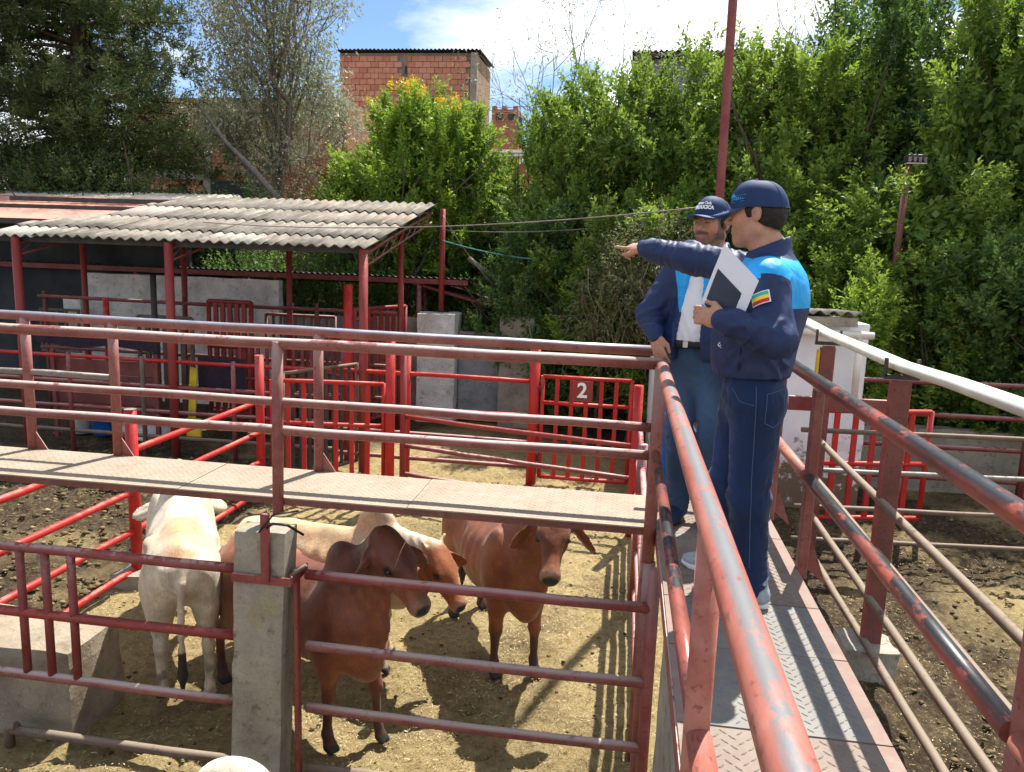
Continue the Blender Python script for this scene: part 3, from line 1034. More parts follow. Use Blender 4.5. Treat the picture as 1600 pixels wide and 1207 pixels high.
# concrete wall under the walkway
def rough_block(name, mat, lo, hi, step=.12, amp=.012, seed=1, parent=None, taper=0.0, leanx=0.0):
    """concrete block with uneven faces and chipped edges"""
    lo = np.array(lo, float); hi = np.array(hi, float)
    n = np.maximum(2, np.ceil((hi - lo) / step).astype(int))
    mb = MB()
    vs = {}; V = []; F = []
    def vid(p):
        key = tuple(np.round(p, 4))
        if key not in vs:
            vs[key] = len(V)
            q = np.array(p, float)
            t = (q - lo) / (hi - lo)
            e = ((t < .001) | (t > .999)).sum()
            nz = np.array([vnoise(q[None] * 5 + 31 * i, seed + i)[0] for i in range(3)])
            q2 = q + amp * nz
            if e >= 2:
                c = (lo + hi) / 2
                q2 = q2 + unit(c - q) * abs(vnoise(q[None] * 9, seed + 9)[0]) * amp * 2.2
            if taper:
                c = (lo + hi) / 2
                s = 1 + taper * (1 - t[2])
                q2[0] = c[0] + (q2[0] - c[0]) * s; q2[1] = c[1] + (q2[1] - c[1]) * s
            q2[0] += leanx * t[2]
            V.append(q2)
        return vs[key]
    for ax in range(3):
        b, d = (ax + 1) % 3, (ax + 2) % 3
        for side in (0, 1):
            for i in range(n[b]):
                for j in range(n[d]):
                    q = []
                    for (u, w) in ((0, 0), (1, 0), (1, 1), (0, 1)):
                        p = np.zeros(3)
                        p[ax] = hi[ax] if side else lo[ax]
                        p[b] = lo[b] + (hi[b] - lo[b]) * (i + u) / n[b]
                        p[d] = lo[d] + (hi[d] - lo[d]) * (j + w) / n[d]
                        q.append(vid(p))
                    F.append(q if side else q[::-1])
    mb.add(V, F, False)
    return mb.build(name, mat, parent)
o = rough_block('support_wall', M['concrete2'], (.262, -.5, -.1), (.42, 3.55, 1.70), .14, .012, 4)
tag(o, 'rough grey concrete wall holding up the near part of the walkway', 'concrete wall')

# ---------------------------------------------------------------- front fence below the catwalk
o = rough_block('concrete_post', M['concrete'], (-2.26, 4.09, -.1), (-1.945, 4.26, 1.66), .035, .006, 12, leanx=.065)
tag(o, 'thick weathered concrete post with yellow lichen patches under the catwalk', 'concrete post')
pf = thing('pen_fence', 'red pipe fence of four rails in front of the brown cattle', 'fence', (-.8, 4.2, 0))
O = L_(pf)
for z, mt, x1 in ((1.372, 'reddull', .26), (.915, 'pipe', .26), (.505, 'pipe', .27), (.092, 'tan', .27)):
    rail(pf, np.array((-1.80, 4.2, z)) - O, np.array((x1, 4.2, z - .003)) - O, .031, M[mt])
MB().box((-1.845 - O[0], 4.165 - O[1], .72), (.028, .05, 1.40), bev=.004).build('upright', M['reddull'], pf)
post(pf, .245 - O[0], 4.2 - O[1], -.05, 1.60, .034, M['reddull'])
# steel strap and bracket tied round the concrete post
st = thing('steel_strap', 'red steel strap and upright bracket clamped round the weathered concrete post', 'bracket', (-2.02, 4.07, 1.37))
O = L_(st)
MB().box((0, 0, 0), (.37, .012, .05)).build('strap', M['reddull'], st)
MB().box((.187, .11, .01), (.012, .22, .05)).build('strap', M['reddull'], st)
MB().box((.03, -.004, .2), (.05, .03, .42), bev=.004).build('upright', M['reddull'], st)
MB().path([(.05, -.02, .33), (.10, -.05, .37), (.18, -.03, .36), (.24, .05, .28)], .008, 6).build('wire_tie', M['black'], st)
MB().path([(.0, -.02, .30), (.10, -.04, .42), (.22, .03, .43)], .006, 6).build('wire_tie', M['black'], st)
MB().path([(.26, .04, .10), (.17, .02, .03)], .012, 6).build('pin', M['tan'], st)

lg = thing('pen_gate', 'red pipe gate with three short uprights beside the concrete block', 'gate', (-3.2, 4.19, 0))
O = L_(lg)
for z, mt in ((1.375, 'reddull'), (.94, 'redpost'), (.50, 'pipe'), (.095, 'tan')):
    x0 = -3.84 if z < .2 else -4.6
    rail(lg, np.array((x0, 4.18, z + .005)) - O, np.array((-2.2, 4.18, z)) - O, .031, M[mt])
for x in (-3.69, -3.515, -3.335):
    post(lg, x - O[0], 4.18 - O[1], .50, 1.37, .026, M['reddull'], 'upright')
MB().path([(-3.86 - O[0], 4.18 - O[1], -.02), (-3.86 - O[0], 4.18 - O[1], .1), (-3.80 - O[0], 4.18 - O[1], .13)], .031, 10).build('foot', M['tan'], lg)
o = rough_block('concrete_block', M['concrete_tan'], (-4.7, 4.32, -.1), (-3.50, 4.86, .60), .12, .022, 23)
tag(o, 'low broken concrete block behind the red gate at the left', 'concrete block')

sf = thing('side_fence', 'red pipe fence along the right side of the cattle pen beyond the catwalk', 'fence', (.23, 7.0, 0))
O = L_(sf)
for z in (1.38, .95, .55, .16):
    rail(sf, np.array((.235, 4.98, z)) - O, np.array((.24, 9.05, z)) - O, .03, M['reddull'])
post(sf, .0, .2, -.05, 1.6, .045, M['reddull'])
# ---------------------------------------------------------------- dividing fence running away from the camera
df = thing('dividing_fence', 'bright red pipe fence running from the front left towards the shed', 'fence', (-4.6, 7.0, 0))
O = L_(df)
for z in (1.325, .915, .525, .12):
    rail(df, np.array((-4.62, 4.3, z + .005)) - O, np.array((-4.6, 9.35, z)) - O, .032, M['redfresh'])
post(df, 0, 6.67 - O[1], -.05, 1.72, .055, M['redfresh'], cap=M['tan'])
post(df, 0.0, 9.32 - O[1], -.05, 1.92, .055, M['redfresh'])
o = rough_block('concrete_footing', M['concrete2'], (-4.78, 6.48, -.1), (-4.42, 6.86, .14), .1, .02, 41)
tag(o, 'muddy concrete footing at the base of the bright red dividing fence post', 'footing')

# ---------------------------------------------------------------- gates, generic
def bar_gate(name, label, cat, p0, p1, z0, z1, nb, mat, r=.022, rb=.02, mids=(), group=None, barmat=None, flat=False):
    p0 = np.array(p0, float); p1 = np.array(p1, float)
    c = (p0 + p1) / 2
    g = thing(name, label, cat, (c[0], c[1], 0), 0, group)
    a = p0 - c; b = p1 - c
    for z in (z0, z1) + tuple(mids):
        rail(g, (a[0], a[1], z), (b[0], b[1], z), r, mat, 'rail', .002)
    for q in (a, b):
        MB().path([(q[0], q[1], z0 - .01), (q[0], q[1], (z0 + z1) / 2), (q[0], q[1], z1 + .01)], r, 10).build('stile', mat, g)
    for i in range(nb):
        t = (i + 1) / (nb + 1)
        q = a + (b - a) * t
        ang = math.atan2((b - a)[1], (b - a)[0])
        MB().box((q[0], q[1], (z0 + z1) / 2), (rb * 2, rb * 1.2, z1 - z0), ang, bev=.004).build('bar', barmat or mat, g)
    return g

# gate with the painted number
g2 = bar_gate('numbered_gate', 'red barred gate carrying a plate painted with a white 2', 'gate', (-1.12, 11.0), (.14, 11.0), .12, 1.60, 5, M['redfresh'], .03, .03, (1.22,))
MB().box((-.06, -.045, 1.42), (.30, .012, .30), bev=.003).build('number_plate', M['redpost'], g2)
def text_mesh(name, body, size, mat, parent, loc, rot, ext=.002, align='CENTER', bold=0.0):
    cu = bpy.data.curves.new(name, 'FONT')
    cu.body = body; cu.size = size; cu.extrude = ext; cu.align_x = align; cu.align_y = 'CENTER'
    cu.offset = bold
    cu.resolution_u = 3
    tmp = bpy.data.objects.new('tmp_text', cu)
    COL.objects.link(tmp)
    dg = bpy.context.evaluated_depsgraph_get()
    me = bpy.data.meshes.new_from_object(tmp.evaluated_get(dg))
    bpy.data.objects.remove(tmp)
    bpy.data.curves.remove(cu)
    me.name = name
    me.materials.clear()
    me.materials.append(mat)
    o = bpy.data.objects.new(name, me)
    COL.objects.link(o)
    o.parent = parent
    o.location = loc; o.rotation_euler = rot
    return o
text_mesh('painted_number', '2', .30, M['logo_white'], g2, (-.06, -.054, 1.425), (R_(90), 0, 0), .001, bold=.006)
gp = thing('gate_post', 'thick bright red post at the hinge side of the numbered gate', 'post', (-1.24, 11.0, 0))
post(gp, 0, 0, -.05, 2.05, .075, M['redfresh'], 'shaft', cap=M['redpost'])
for z in (.4, 1.4):
    MB().path([(.09, -.02, z - .05), (.09, -.02, z + .05)], .02, 8).build('hinge', M['dark_steel'], gp)

rf = thing('rear_fence', 'long red rail fence between the shed post and the numbered gate', 'fence', (-2.5, 11.0, 0))
O = L_(rf)
for z, mt in ((1.52, 'redfresh'), (1.02, 'reddull'), (.62, 'reddull'), (.26, 'reddull')):
    rail(rf, np.array((-4.2, 11.0, z)) - O, np.array((-1.3, 11.0, z - .01)) - O, .033, M[mt])
post(rf, -3.12 - O[0], 0, -.05, 1.85, .05, M['redfresh'])
rl = thing('rear_fence', 'dull red rail fence below the shed roof between its round posts', 'fence', (-6.7, 11.0, 0))
O = L_(rl)
for z, mt in ((1.50, 'redfresh'), (1.10, 'reddull'), (.70, 'reddull'), (.30, 'tan')):
    rail(rl, np.array((-10.5, 11.02, z)) - O, np.array((-4.2, 11.02, z)) - O, .032, M[mt])
for x in (-8.6, -7.35, -5.85, -5.1):
    post(rl, x - O[0], 0, -.05, 1.55, .035, M['tan'] if x in (-7.35, -5.1) else M['reddull'])
cf = thing('corridor_fence', 'low red pipe fence slanting across the straw corridor before the numbered gate', 'fence', (-1.2, 9.5, 0))
O = L_(cf)
for z in (1.12, .72, .33):
    rail(cf, np.array((-2.85, 9.9, z)) - O, np.array((.2, 9.1, z)) - O, .03, M['reddull'] if z < 1 else M['redpost'])
post(cf, -2.86 - O[0], 9.9 - O[1], -.05, 1.95, .045, M['redpost'])
post(cf, .2 - O[0], 9.1 - O[1], -.05, 1.85, .055, M['redfresh'])
bar_gate('swing_gate', 'bright red barred swing gate standing just behind the catwalk railing', 'gate', (-4.45, 9.35), (-3.02, 9.55), .22, 1.60, 6, M['redfresh'], .028, .028, (1.05,))
post(thing('gate_post', 'worn bright red post beside the swing gate behind the catwalk', 'post', (-2.92, 9.5, 0)), 0, 0, -.05, 2.27, .062, M['redfresh'], 'shaft', cap=M['tan'])
bar_gate('chute_gate', 'grey muddy barred gate standing open behind the bright red swing gate', 'gate', (-4.5, 9.8), (-3.9, 11.0), .15, 1.62, 8, M['tan'], .026, .025, (), barmat=M['dark_steel'])
post(thing('gate_post', 'tall plain red post rising inside the shed near its right front post', 'post', (-4.25, 11.6, 0)), 0, 0, -.05, 2.76, .07, M['redfresh'], 'shaft')

# ---------------------------------------------------------------- right pen fence with white pipes
rp = thing('pen_fence', 'mud coated pipe fence on channel posts right of the walkway', 'fence', (2.1, 6.4, 0))
O = L_(rp)
for z in (1.48, 1.07, .65, .27):
    rail(rp, np.array((2.1, 3.4, z - .03)) - O, np.array((2.1, 8.75, z)) - O, .034, M['tan'])
for yy, h in ((6.4, 2.44), (8.7, 2.46)):
    MB().box((.055, yy - .02 - O[1], h / 2), (.13, .012, h)).build('channel_post', M['channel'], rp)
    for fx_ in (-.012, .122):
        MB().box((fx_, yy + .012 - O[1], h / 2 - .01), (.014, .08, h - .02), bev=.003).build('flange', M['reddull'], rp)
    if yy > 8:
        MB().box((-.04, yy - O[1], h / 2 + .3), (.03, .06, h - .7), bev=.006).build('painted_strip', M['yellow'], rp)
    br = MB().box((0.05, yy - O[1], h + .025), (.26, .05, .035)).box((-.07, yy - O[1], h + .10), (.016, .05, .14)).box((.17, yy - O[1], h + .10), (.016, .05, .14))
    br.build('pipe_bracket', M['dark_steel'], rp)
for yy in (6.4,):
    o = rough_block('concrete_footing', M['concrete2'], (1.92, yy - .2, -.1), (2.34, yy + .2, .26), .1, .02, 52)
    tag(o, 'square concrete footing under the channel post right of the walkway', 'footing')
def pvc(label, dx, dz, r, dy):
    o = MB().path([(2.10 + dx, 9.8 + dy, 2.60 + dz), (2.11 + dx, 8.7, 2.545 + dz), (2.12 + dx, 7.5, 2.53 + dz), (2.12 + dx, 6.4, 2.515 + dz), (2.12 + dx, 5.4, 2.54 + dz), (2.12 + dx, 4.2, 2.55 + dz), (2.12 + dx, 2.6, 2.55 + dz)], r, 14).build('plastic_pipe', M['white_pipe'], None)
    tag(o, label, 'pipe', 'white pipes lying on the fence brackets')
pvc('long white plastic pipe lying on fence brackets, the one nearer the walkway', .0, .035, .040, 0)
pvc('long white plastic pipe lying on fence brackets, the one farther from the walkway', .085, .035, .036, .2)

# further right pen
rg = bar_gate('barred_gate', 'red barred gate in the right pen behind the muddy pipe fence', 'gate', (2.35, 9.6), (3.72, 9.9), .26, 1.60, 5, M['redfresh'], .032, .032, (.95,))
rr = thing('rear_fence', 'grey and red rail fence across the back of the right pen', 'fence', (3.6, 9.4, 0))
O = L_(rr)
for z, mt in ((1.50, 'tan'), (1.05, 'greypipe'), (.62, 'tan'), (.24, 'tan')):
    rail(rr, np.array((2.0, 8.85, z)) - O, np.array((7.0, 9.4, z)) - O, .028, M[mt])
for x in (4.75, 6.2):
    post(rr, x - O[0], 9.2 - O[1], -.05, 1.9, .05, M['concrete2'])
rb_ = thing('rear_fence', 'dark red rail fence under the trees at the far right', 'fence', (5, 11.5, 0))
O = L_(rb_)
for z in (1.75, 1.3, .85, .4):
    rail(rb_, np.array((3.2, 11.4, z)) - O, np.array((9.0, 11.7, z)) - O, .035, M['reddull'])
for x in (3.3, 5.6, 7.9):
    post(rb_, x - O[0], 0.0, -.05, 1.9, .05, M['reddull'])
o = MB().box((2.4, 8.98, 1.78), (1.2, .06, .16), R_(3), bev=.005).build('red_beam', M['reddull'])
tag(o, 'flat dark red steel beam joining the walkway post to the channel post', 'beam')
o = rough_block('trough_wall', M['concrete'], (3.4, 12.2, -.1), (9.5, 12.5, .95), .3, .02, 61)
tag(o, 'low shaded concrete wall under the trees behind the right pen', 'wall')

# ================================================================== SHED
def corr_sheet(x0, x1, y0, y1, z0, z1, pitch=.177, amp=.023, thick=.007, yend=None, sub=8, ny=3):
    """corrugated sheet, waves run along y, from (y0,z0) up to (y1,z1)"""
    nx = max(8, int((x1 - x0) / pitch * sub))
    xs = np.linspace(x0, x1, nx + 1)
    P = np.zeros((nx + 1, ny, 3))
    for i, x in enumerate(xs):
        ye = y1 if yend is None else min(y1, max(y0 + .02, yend(x)))
        for j in range(ny):
            t = j / (ny - 1)
            y = y0 + (ye - y0) * t
            z = z0 + (z1 - z0) * (y - y0) / (y1 - y0)
            P[i, j] = (x, y, z + amp * math.sin(2 * math.pi * x / pitch))
    return MB().grid(P, thick)

shed = thing('cattle_shed', 'open shed with grey corrugated roof on round red posts at the left', 'shed', (-7, 12.5, 0))
O = L_(shed)
def sp_(mb, name, mat):
    o = mb.build(name, mat, shed); o.location = tuple(-O); return o
yend = lambda x: 15.05 if x > -8.5 else 15.05 + (x + 8.5) * 2.25
slope = (4.19 - 3.35) / 4.0
rows = [10.93, 11.78, 12.86, 13.94, 15.02]
for ci in range(11):
    x1 = -3.70 - ci * .885
    x0 = x1 - .885 - .05
    for ri in range(4):
        ya = rows[ri] - (.16 if ri else 0); yb = rows[ri + 1]
        if yend((x0 + x1) / 2) < ya + .25: continue
        za = 3.33 + (ya - 10.93) * slope + .012 * ri + rnd.uniform(-.006, .006)
        zb = 3.33 + (yb - 10.93) * slope + .012 * ri - .010 + rnd.uniform(-.004, .004)
        off = rnd.uniform(-.02, .02)
        o = sp_(corr_sheet(x0, x1, ya + off, yb + off * .5, za + (.008 if ci % 2 else 0), zb + (.008 if ci % 2 else 0), yend=yend), 'roof_sheet', M['roof'])
for x in (-9.38, -6.84, -3.80):
    MB().path([(x - O[0], 11 - O[1], -.05), (x - O[0], 11 - O[1], 1.6), (x - O[0], 11 - O[1], 3.30)], .066, 14).build('post', M['redpost'], shed)
for x, z in ((-10.5, 3.8), (-8.4, 3.85), (-6.28, 3.85), (-4.12, 3.85)):
    MB().path([(x - O[0], 14 - O[1], -.05), (x - O[0], 14 - O[1], 1.8), (x - O[0], 14 - O[1], z)], .055, 12).build('post', M['redpost'], shed)
MB().path([(-3.62 - O[0], 15.1 - O[1], 2.1), (-3.62 - O[0], 15.1 - O[1], 3.0), (-3.62 - O[0], 15.1 - O[1], 4.12)], .055, 12).build('post', M['redpost'], shed)
for yy in (11.1, 12.5, 14.0, 14.95):
    zz = 3.33 + (yy - 10.93) * slope - .085
    MB().box((-8.3 - O[0], yy - O[1], zz), (9.0 if yy < 11.6 else 9.0, .06, .09)).build('purlin', M['dark_steel'], shed)
for x in (-3.82, -6.84, -9.38):
    mb = MB()
    zb_ = 3.33 + (14.95 - 10.93) * slope - .17
    mb.path([(x - O[0], 11.0 - O[1], 3.20), (x - O[0], 15.0 - O[1], zb_ + .03)], .025, 8)
    mb.path([(x - O[0], 11.0 - O[1], 3.02), (x - O[0], 15.0 - O[1], zb_ - .15)], .018, 8)
    for k in range(9):
        t0 = k / 9; t1 = (k + 1) / 9
        y0 = 11 + 4 * t0; y1 = 11 + 4 * t1
        za = 3.02 + (zb_ - .15 - 3.02) * t0; zb2 = 3.20 + (zb_ + .03 - 3.20) * t1
        mb.path([(x - O[0], y0 - O[1], za), (x - O[0], y1 - O[1], zb2)], .008, 6, False)
    mb.build('truss', M['reddull'], shed)

# neighbouring roofs at the far left
fr = thing('flat_roof', 'faded pink sheet roof beyond the grey corrugated shed roof', 'roof', (-12, 14, 3.7))
MB().box((-.1, .35, .20), (6.2, 3.6, .05), rot=Matrix.Rotation(R_(9.5), 3, 'X')).build('sheet', M['roof_pink'], fr)
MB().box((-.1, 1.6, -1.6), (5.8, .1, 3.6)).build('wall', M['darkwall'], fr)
cr_ = thing('corrugated_roof', 'cream corrugated roof behind the pink sheet roof', 'roof', (-13, 16.7, 4.22))
for k in range(8):
    corr_sheet(-3.2 + k * .9, -2.25 + k * .9, -.55, .75, -.02 + (.006 if k % 2 else 0), .20 + (.006 if k % 2 else 0), .177, .024).build('roof_sheet', M['roof_cream'], cr_)
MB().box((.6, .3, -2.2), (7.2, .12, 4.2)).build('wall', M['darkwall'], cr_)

# things inside the shed
w = thing('whitewashed_wall', 'stained whitewashed wall at the back of the shed', 'wall', (-9.7, 15.1, 0))
rough_block('wall_panel', M['whitewash'], (-1.55, -.1, -.1), (2.75, .1, 2.62), .3, .01, 71, w)
rough_block('pier', M['whitewash'], (-1.95, -.25, -.1), (-1.55, .1, 2.1), .2, .012, 72, w)
rough_block('pier', M['whitewash'], (1.35, -.3, -.1), (1.72, -.11, 2.2), .2, .012, 73, w)
o = rough_block('low_wall', M['greywall'], (-7.6, 15.2, -.1), (-4.1, 15.4, 1.95), .3, .012, 74)
tag(o, 'grey rendered low wall in shade at the back of the shed', 'wall')
lr = thing('lean_to_roof', 'low corrugated lean-to roof with red edge beam behind the shed', 'roof', (-8, 15.7, 2.8))
for k in range(12):
    corr_sheet(-5.8 + k * .9, -4.85 + k * .9, -.6, 1.0, (.006 if k % 2 else 0), -.22 + (.006 if k % 2 else 0), .12, .018).build('roof_sheet', M['dark_steel'], lr)  # dark sheet colour stands in for the shade of the trees
MB().box((-.4, -.55, -.08), (10.6, .06, .10)).build('edge_beam', M['reddull'], lr)
for x in (-5.0, -2.2, .9, 3.9):
    MB().path([(x, -.5, -2.85), (x, -.5, -.1)], .05, 10).build('post', M['reddull'], lr)
sr = thing('sloping_roof', 'small red sheet roof sloping down behind the right end of the shed', 'roof', (-3.6, 16.2, 2.5))
MB().box((0, 0, 0), (1.9, 1.6, .05), rot=Matrix.Rotation(R_(14), 3, 'Y')).build('sheet', M['reddull'], sr)
MB().path([(-.7, .3, -2.5), (-.7, .3, .1)], .05, 8).build('post', M['reddull'], sr)
MB().path([(.7, .3, -2.5), (.7, .3, -.2)], .05, 8).build('post', M['reddull'], sr)

bar_gate('cattle_crush', 'dark red cattle crush with upright bars against the whitewashed wall', 'cattle crush', (-7.35, 13.0), (-6.55, 13.0), .3, 2.3, 5, M['redpost'], .04, .04, (1.5,))
bar_gate('cattle_crush', 'dark red barred frame near the right rear post of the shed', 'cattle crush', (-4.75, 13.3), (-4.2, 14.6), .2, 2.25, 7, M['redpost'], .035, .04, (1.2,))
bar_gate('slatted_gate', 'muddy slatted gate standing in the middle of the shed', 'gate', (-8.45, 12.6), (-7.45, 12.6), .3, 2.0, 5, M['tan'], .04, .045, (), barmat=M['tan'])
for (x, y, h, mt, lb) in ((-8.63, 12.0, 2.35, 'redfresh', 'slim red post capped by a brown sleeve inside the shed'), (-7.95, 12.3, 2.75, 'dark_steel', 'dark slim post standing inside the shed by the slatted gate')):
    post(thing('inner_post', lb, 'post', (x, y, 0)), 0, 0, -.05, h, .05, M[mt], 'shaft')
ir = thing('inner_rails', 'dark rails running across the shed in front of the whitewashed wall', 'rails', (-8, 13.6, 0))
for z in (2.18, 1.75, 1.2, .6):
    rail(ir, (-3.2, 0, z + .02), (3.9, .1, z), .035, M['channel'] if z < 2 else M['reddull'])
for x in (-3.1, -.2, 2.4):
    post(ir, x, .05, -.05, 2.3, .04, M['channel'])
bar_gate('barred_gate', 'dark red barred gate inside the shed just right of the yellow board', 'gate', (-6.3, 12.1), (-5.1, 12.2), .25, 1.75, 7, M['redpost'], .03, .028, (1.1,))
bar_gate('barred_gate', 'dark red barred gate inside the shed left of its right front post', 'gate', (-5.6, 13.0), (-4.6, 12.3), .25, 1.9, 7, M['reddull'], .03, .028, (1.2,))
bar_gate('barred_gate', 'muddy barred gate at the back of the shed before the grey low wall', 'gate', (-6.9, 14.3), (-5.5, 14.3), .25, 2.0, 8, M['reddull'], .03, .028, (1.1,), barmat=M['tan'])
bp = thing('boarded_panel', 'faded dark red boarded panel low in the shed', 'panel', (-8.4, 11.6, 0))
for k in range(4):
    MB().box((0, rnd.uniform(-.006, .006), .50 + k * .245), (1.9, .04, .235), bev=.004).build('board', M['plank_red'], bp)
for x in (-.92, .92):
    MB().box((x, -.04, .75), (.07, .05, 1.5)).build('frame_post', M['reddull'], bp)
nt = thing('netting_strip', 'purple netting hung along the rails above the boarded panel', 'netting', (-8.5, 11.5, 1.72))
P = np.array([[(x, .02 * math.sin(x * 9) + .012 * math.sin(x * 23), z + (.03 * math.sin(x * 5) if z < 0 else 0)) for z in np.linspace(-.14, .14, 5)] for x in np.linspace(-1.1, 1.1, 60)])
MB().grid(P).build('net', M['netting'], nt)
nt2 = thing('netting_strip', 'purple netting hung beside the yellow board in the shed', 'netting', (-6.2, 11.3, 1.2))
P = np.array([[(x, .02 * math.sin(x * 11) + .012 * math.sin(x * 27), z) for z in np.linspace(-.35, .35, 6)] for x in np.linspace(-.42, .42, 40)])
MB().grid(P).build('net', M['netting'], nt2)
yb = thing('yellow_board', 'narrow yellow board leaning at a round shed post', 'board', (-6.62, 11.15, 0))
MB().box((0, 0, .85), (.12, .03, 1.1), rot=Matrix.Rotation(R_(4), 3, 'Y'), bev=.004).build('board', M['yellow'], yb)
MB().box((.02, -.02, .45), (.24, .05, .3), bev=.01).build('foot', M['yellow'], yb)
fr2 = thing('wooden_frame', 'old wooden pane frame leaning at the back of the shed', 'frame', (-11.4, 14.4, 1.45))
for a in ((0, 0, .42, .9, .05), (0, 0, -.42, .9, .05)):
    MB().box((a[0], 0, a[2]), (a[3], .04, a[4])).build('frame_bar', M['tan'], fr2)
for x in (-.42, -.05, .15, .42):
    MB().box((x, 0, 0), (.05, .035, .84)).build('frame_bar', M['tan'], fr2)
MB().box((-.2, .03, 0), (.3, .015, .7)).build('panel', M['plank_red'], fr2)
# barrel and bucket
br_ = thing('blue_barrel', 'blue plastic barrel on the floor under the shed', 'barrel', (-8.75, 12.0, 0))
MB().path([(0, 0, 0), (0, 0, .05), (0, 0, .25), (0, 0, .3), (0, 0, .55), (0, 0, .6)], [.19, .21, .22, .235, .22, .20], 18).build('drum', M['blue_plastic'], br_)
MB().path([(0, 0, .58), (0, 0, .63)], .21, 18).build('rim', M['blue_plastic'], br_)
bk = thing('white_bucket', 'white plastic bucket beside the blue barrel', 'bucket', (-9.2, 12.0, 0))
MB().path([(0, 0, 0), (0, 0, .4)], [.15, .18], 16).build('pail', M['white_plastic'], bk)
MB().path([(0, 0, .385), (0, 0, .41)], .188, 16).build('rim', M['white_plastic'], bk)
sk = thing('feed_sack', 'crumpled white feed sack on the shed floor right of the barrel', 'sack', (-7.9, 11.9, 0))
f = Field((-.6, -.4, -.1), (.6, .4, .5), .04)
f.ell((0, 0, .14), (.48, .26, .16), k=.05); f.ell((.25, 0, .22), (.2, .2, .12), k=.08)
V, Q = f.nets(); V = V + .05 * np.stack([fbm(V * 6, s, 3) for s in (1, 2, 3)], 1)
link_mesh('bag', np_mesh('bag', V, Q), M['white_plastic'], sk)

# pillars and grey wall right of the shed
for nm, x0, x1, lb in (('pillar', -4.0, -3.24, 'square whitewashed concrete pillar carrying the tall rear post of the shed'), ('pillar', -2.37, -1.70, 'square stained concrete pillar right of the grey steel door')):
    o = rough_block(nm, M['whitewash'] if x0 < -3 else M['concrete2'], (x0, 14.7, -.1), (x1, 15.3, 2.13), .18, .014, int(abs(x0) * 10))
    tag(o, lb, 'pillar')
gd = thing('steel_door', 'grey steel sheet door between the two concrete pillars', 'door', (-2.8, 15.0, 0))
MB().box((0, 0, .98), (.84, .04, 1.6), bev=.005).build('leaf', M['greywall'], gd)
for z in (.2, 1.76):
    MB().box((0, -.03, z), (.84, .03, .05)).build('frame_bar', M['greypipe'], gd)
MB().box((0, -.02, .09), (.84, .03, .09)).build('sill_board', M['whitewash'], gd)
o = rough_block('low_wall', M['concrete2'], (-5.0, 15.05, -.1), (-4.05, 15.25, 2.0), .2, .012, 88)
tag(o, 'short grey concrete wall left of the whitewashed pillar', 'wall')
rt = thing('red_rail', 'thin red rails under the trees right of the stained pillar', 'rails', (-.6, 15.2, 0))
for z in (1.9, 1.2, .6):
    rail(rt, (-1.0, 0, z), (1.4, 0, z), .03, M['reddull'])
post(rt, -.2, 0, -.05, 2.1, .04, M['reddull'])

# ================================================================== WHITE BUILDING behind the men
wb = thing('white_building', 'low whitewashed building with mud splashed walls behind the two men', 'building', (1.75, 12.2, 0))
MB().box((.075, -.05, 1.25), (2.75, 2.5, 2.6)).build('wall', M['whitewall'], wb)
rough_block('wall_edge', M['whitewall'], (1.15, -1.36, -.1), (1.52, -1.1, 1.5), .14, .02, 91, wb)
for k in range(3):
    corr_sheet(-1.42 + k * .9, -.47 + k * .9, -1.5, 1.3, 2.70 + (.006 if k % 2 else 0), 2.60 + (.006 if k % 2 else 0), .177, .026).build('roof_sheet', M['roof'], wb)
MB().box((-.05, -1.42, 2.58), (2.6, .08, .12)).build('eaves_board', M['concrete2'], wb)
MB().path([(-.4, -1.5, 2.46), (1.45, -1.5, 2.42)], .05, 12).build('gutter_pipe', M['white_pipe'], wb)
MB().path([(1.28, -1.5, 2.42), (1.29, -1.5, 1.5)], .045, 12).build('downpipe', M['white_pipe'], wb)
dd = MB().box((-.95, -1.32, 1.02), (.62, .04, 2.0), bev=.006).build('door', M['blue_plastic'], wb)
MB().path([(.05, 0, 0), (.05, -.05, 0), (.12, -.05, 0)], .012, 8).build('handle', M['metal'], dd).location = (-.82, -1.35, 1.0)

# ================================================================== POLES AND WIRES
pl = thing('tall_pole', 'tall rusty red steel pole rising out of the picture behind the capped men', 'pole', (1.0, 9.5, 0))
MB().path([(0, 0, -.1), (0, 0, 3), (-.03, 0, 6), (-.05, 0, 8.2)], .050, 14).build('shaft', M['reddull'], pl)
lp = thing('lamp_post', 'slim rusty pole with a small square floodlight against the trees', 'lamp post', (4.12, 13.2, 0))
MB().path([(0, 0, -.1), (.02, 0, 2.5), (.05, 0, 4.9)], .05, 12).build('shaft', M['channel'], lp)
MB().box((.14, 0, 4.97), (.28, .20, .10), rot=Matrix.Rotation(R_(-8), 3, 'X'), bev=.015).build('lamp_housing', M['dark_steel'], lp)
MB().box((.14, -.03, 4.895), (.28, .16, .012)).build('lens', M['white_plastic'], lp)
for k in range(4):
    MB().box((.03 + k * .075, -.112, 4.95), (.04, .01, .07)).build('cooling_fin', M['greypipe'], lp)
def cable(label, a, b, sag, r, mat, name='cable'):
    a = np.array(a, float); b = np.array(b, float)
    pts = [a + (b - a) * t + vec(0, 0, -4 * sag * t * (1 - t)) for t in np.linspace(0, 1, 14)]
    o = MB().path(pts, r, 6).build(name, mat)
    tag(o, label, 'cable')
cable('thin grey cable strung from the shed to the tall pole', (-6.5, 11.4, 3.62), (1.0, 9.5, 3.95), .16, .008, M['greypipe'])
cable('second thin cable just under the first, ending in the trees', (-3.6, 15.0, 3.72), (2.0, 14.0, 4.3), .2, .008, M['greypipe'])
cable('green rope tied between the shed post and the trees', (-3.6, 15.0, 3.52), (-1.7, 15.0, 3.22), .05, .014, M['teal'], 'rope')
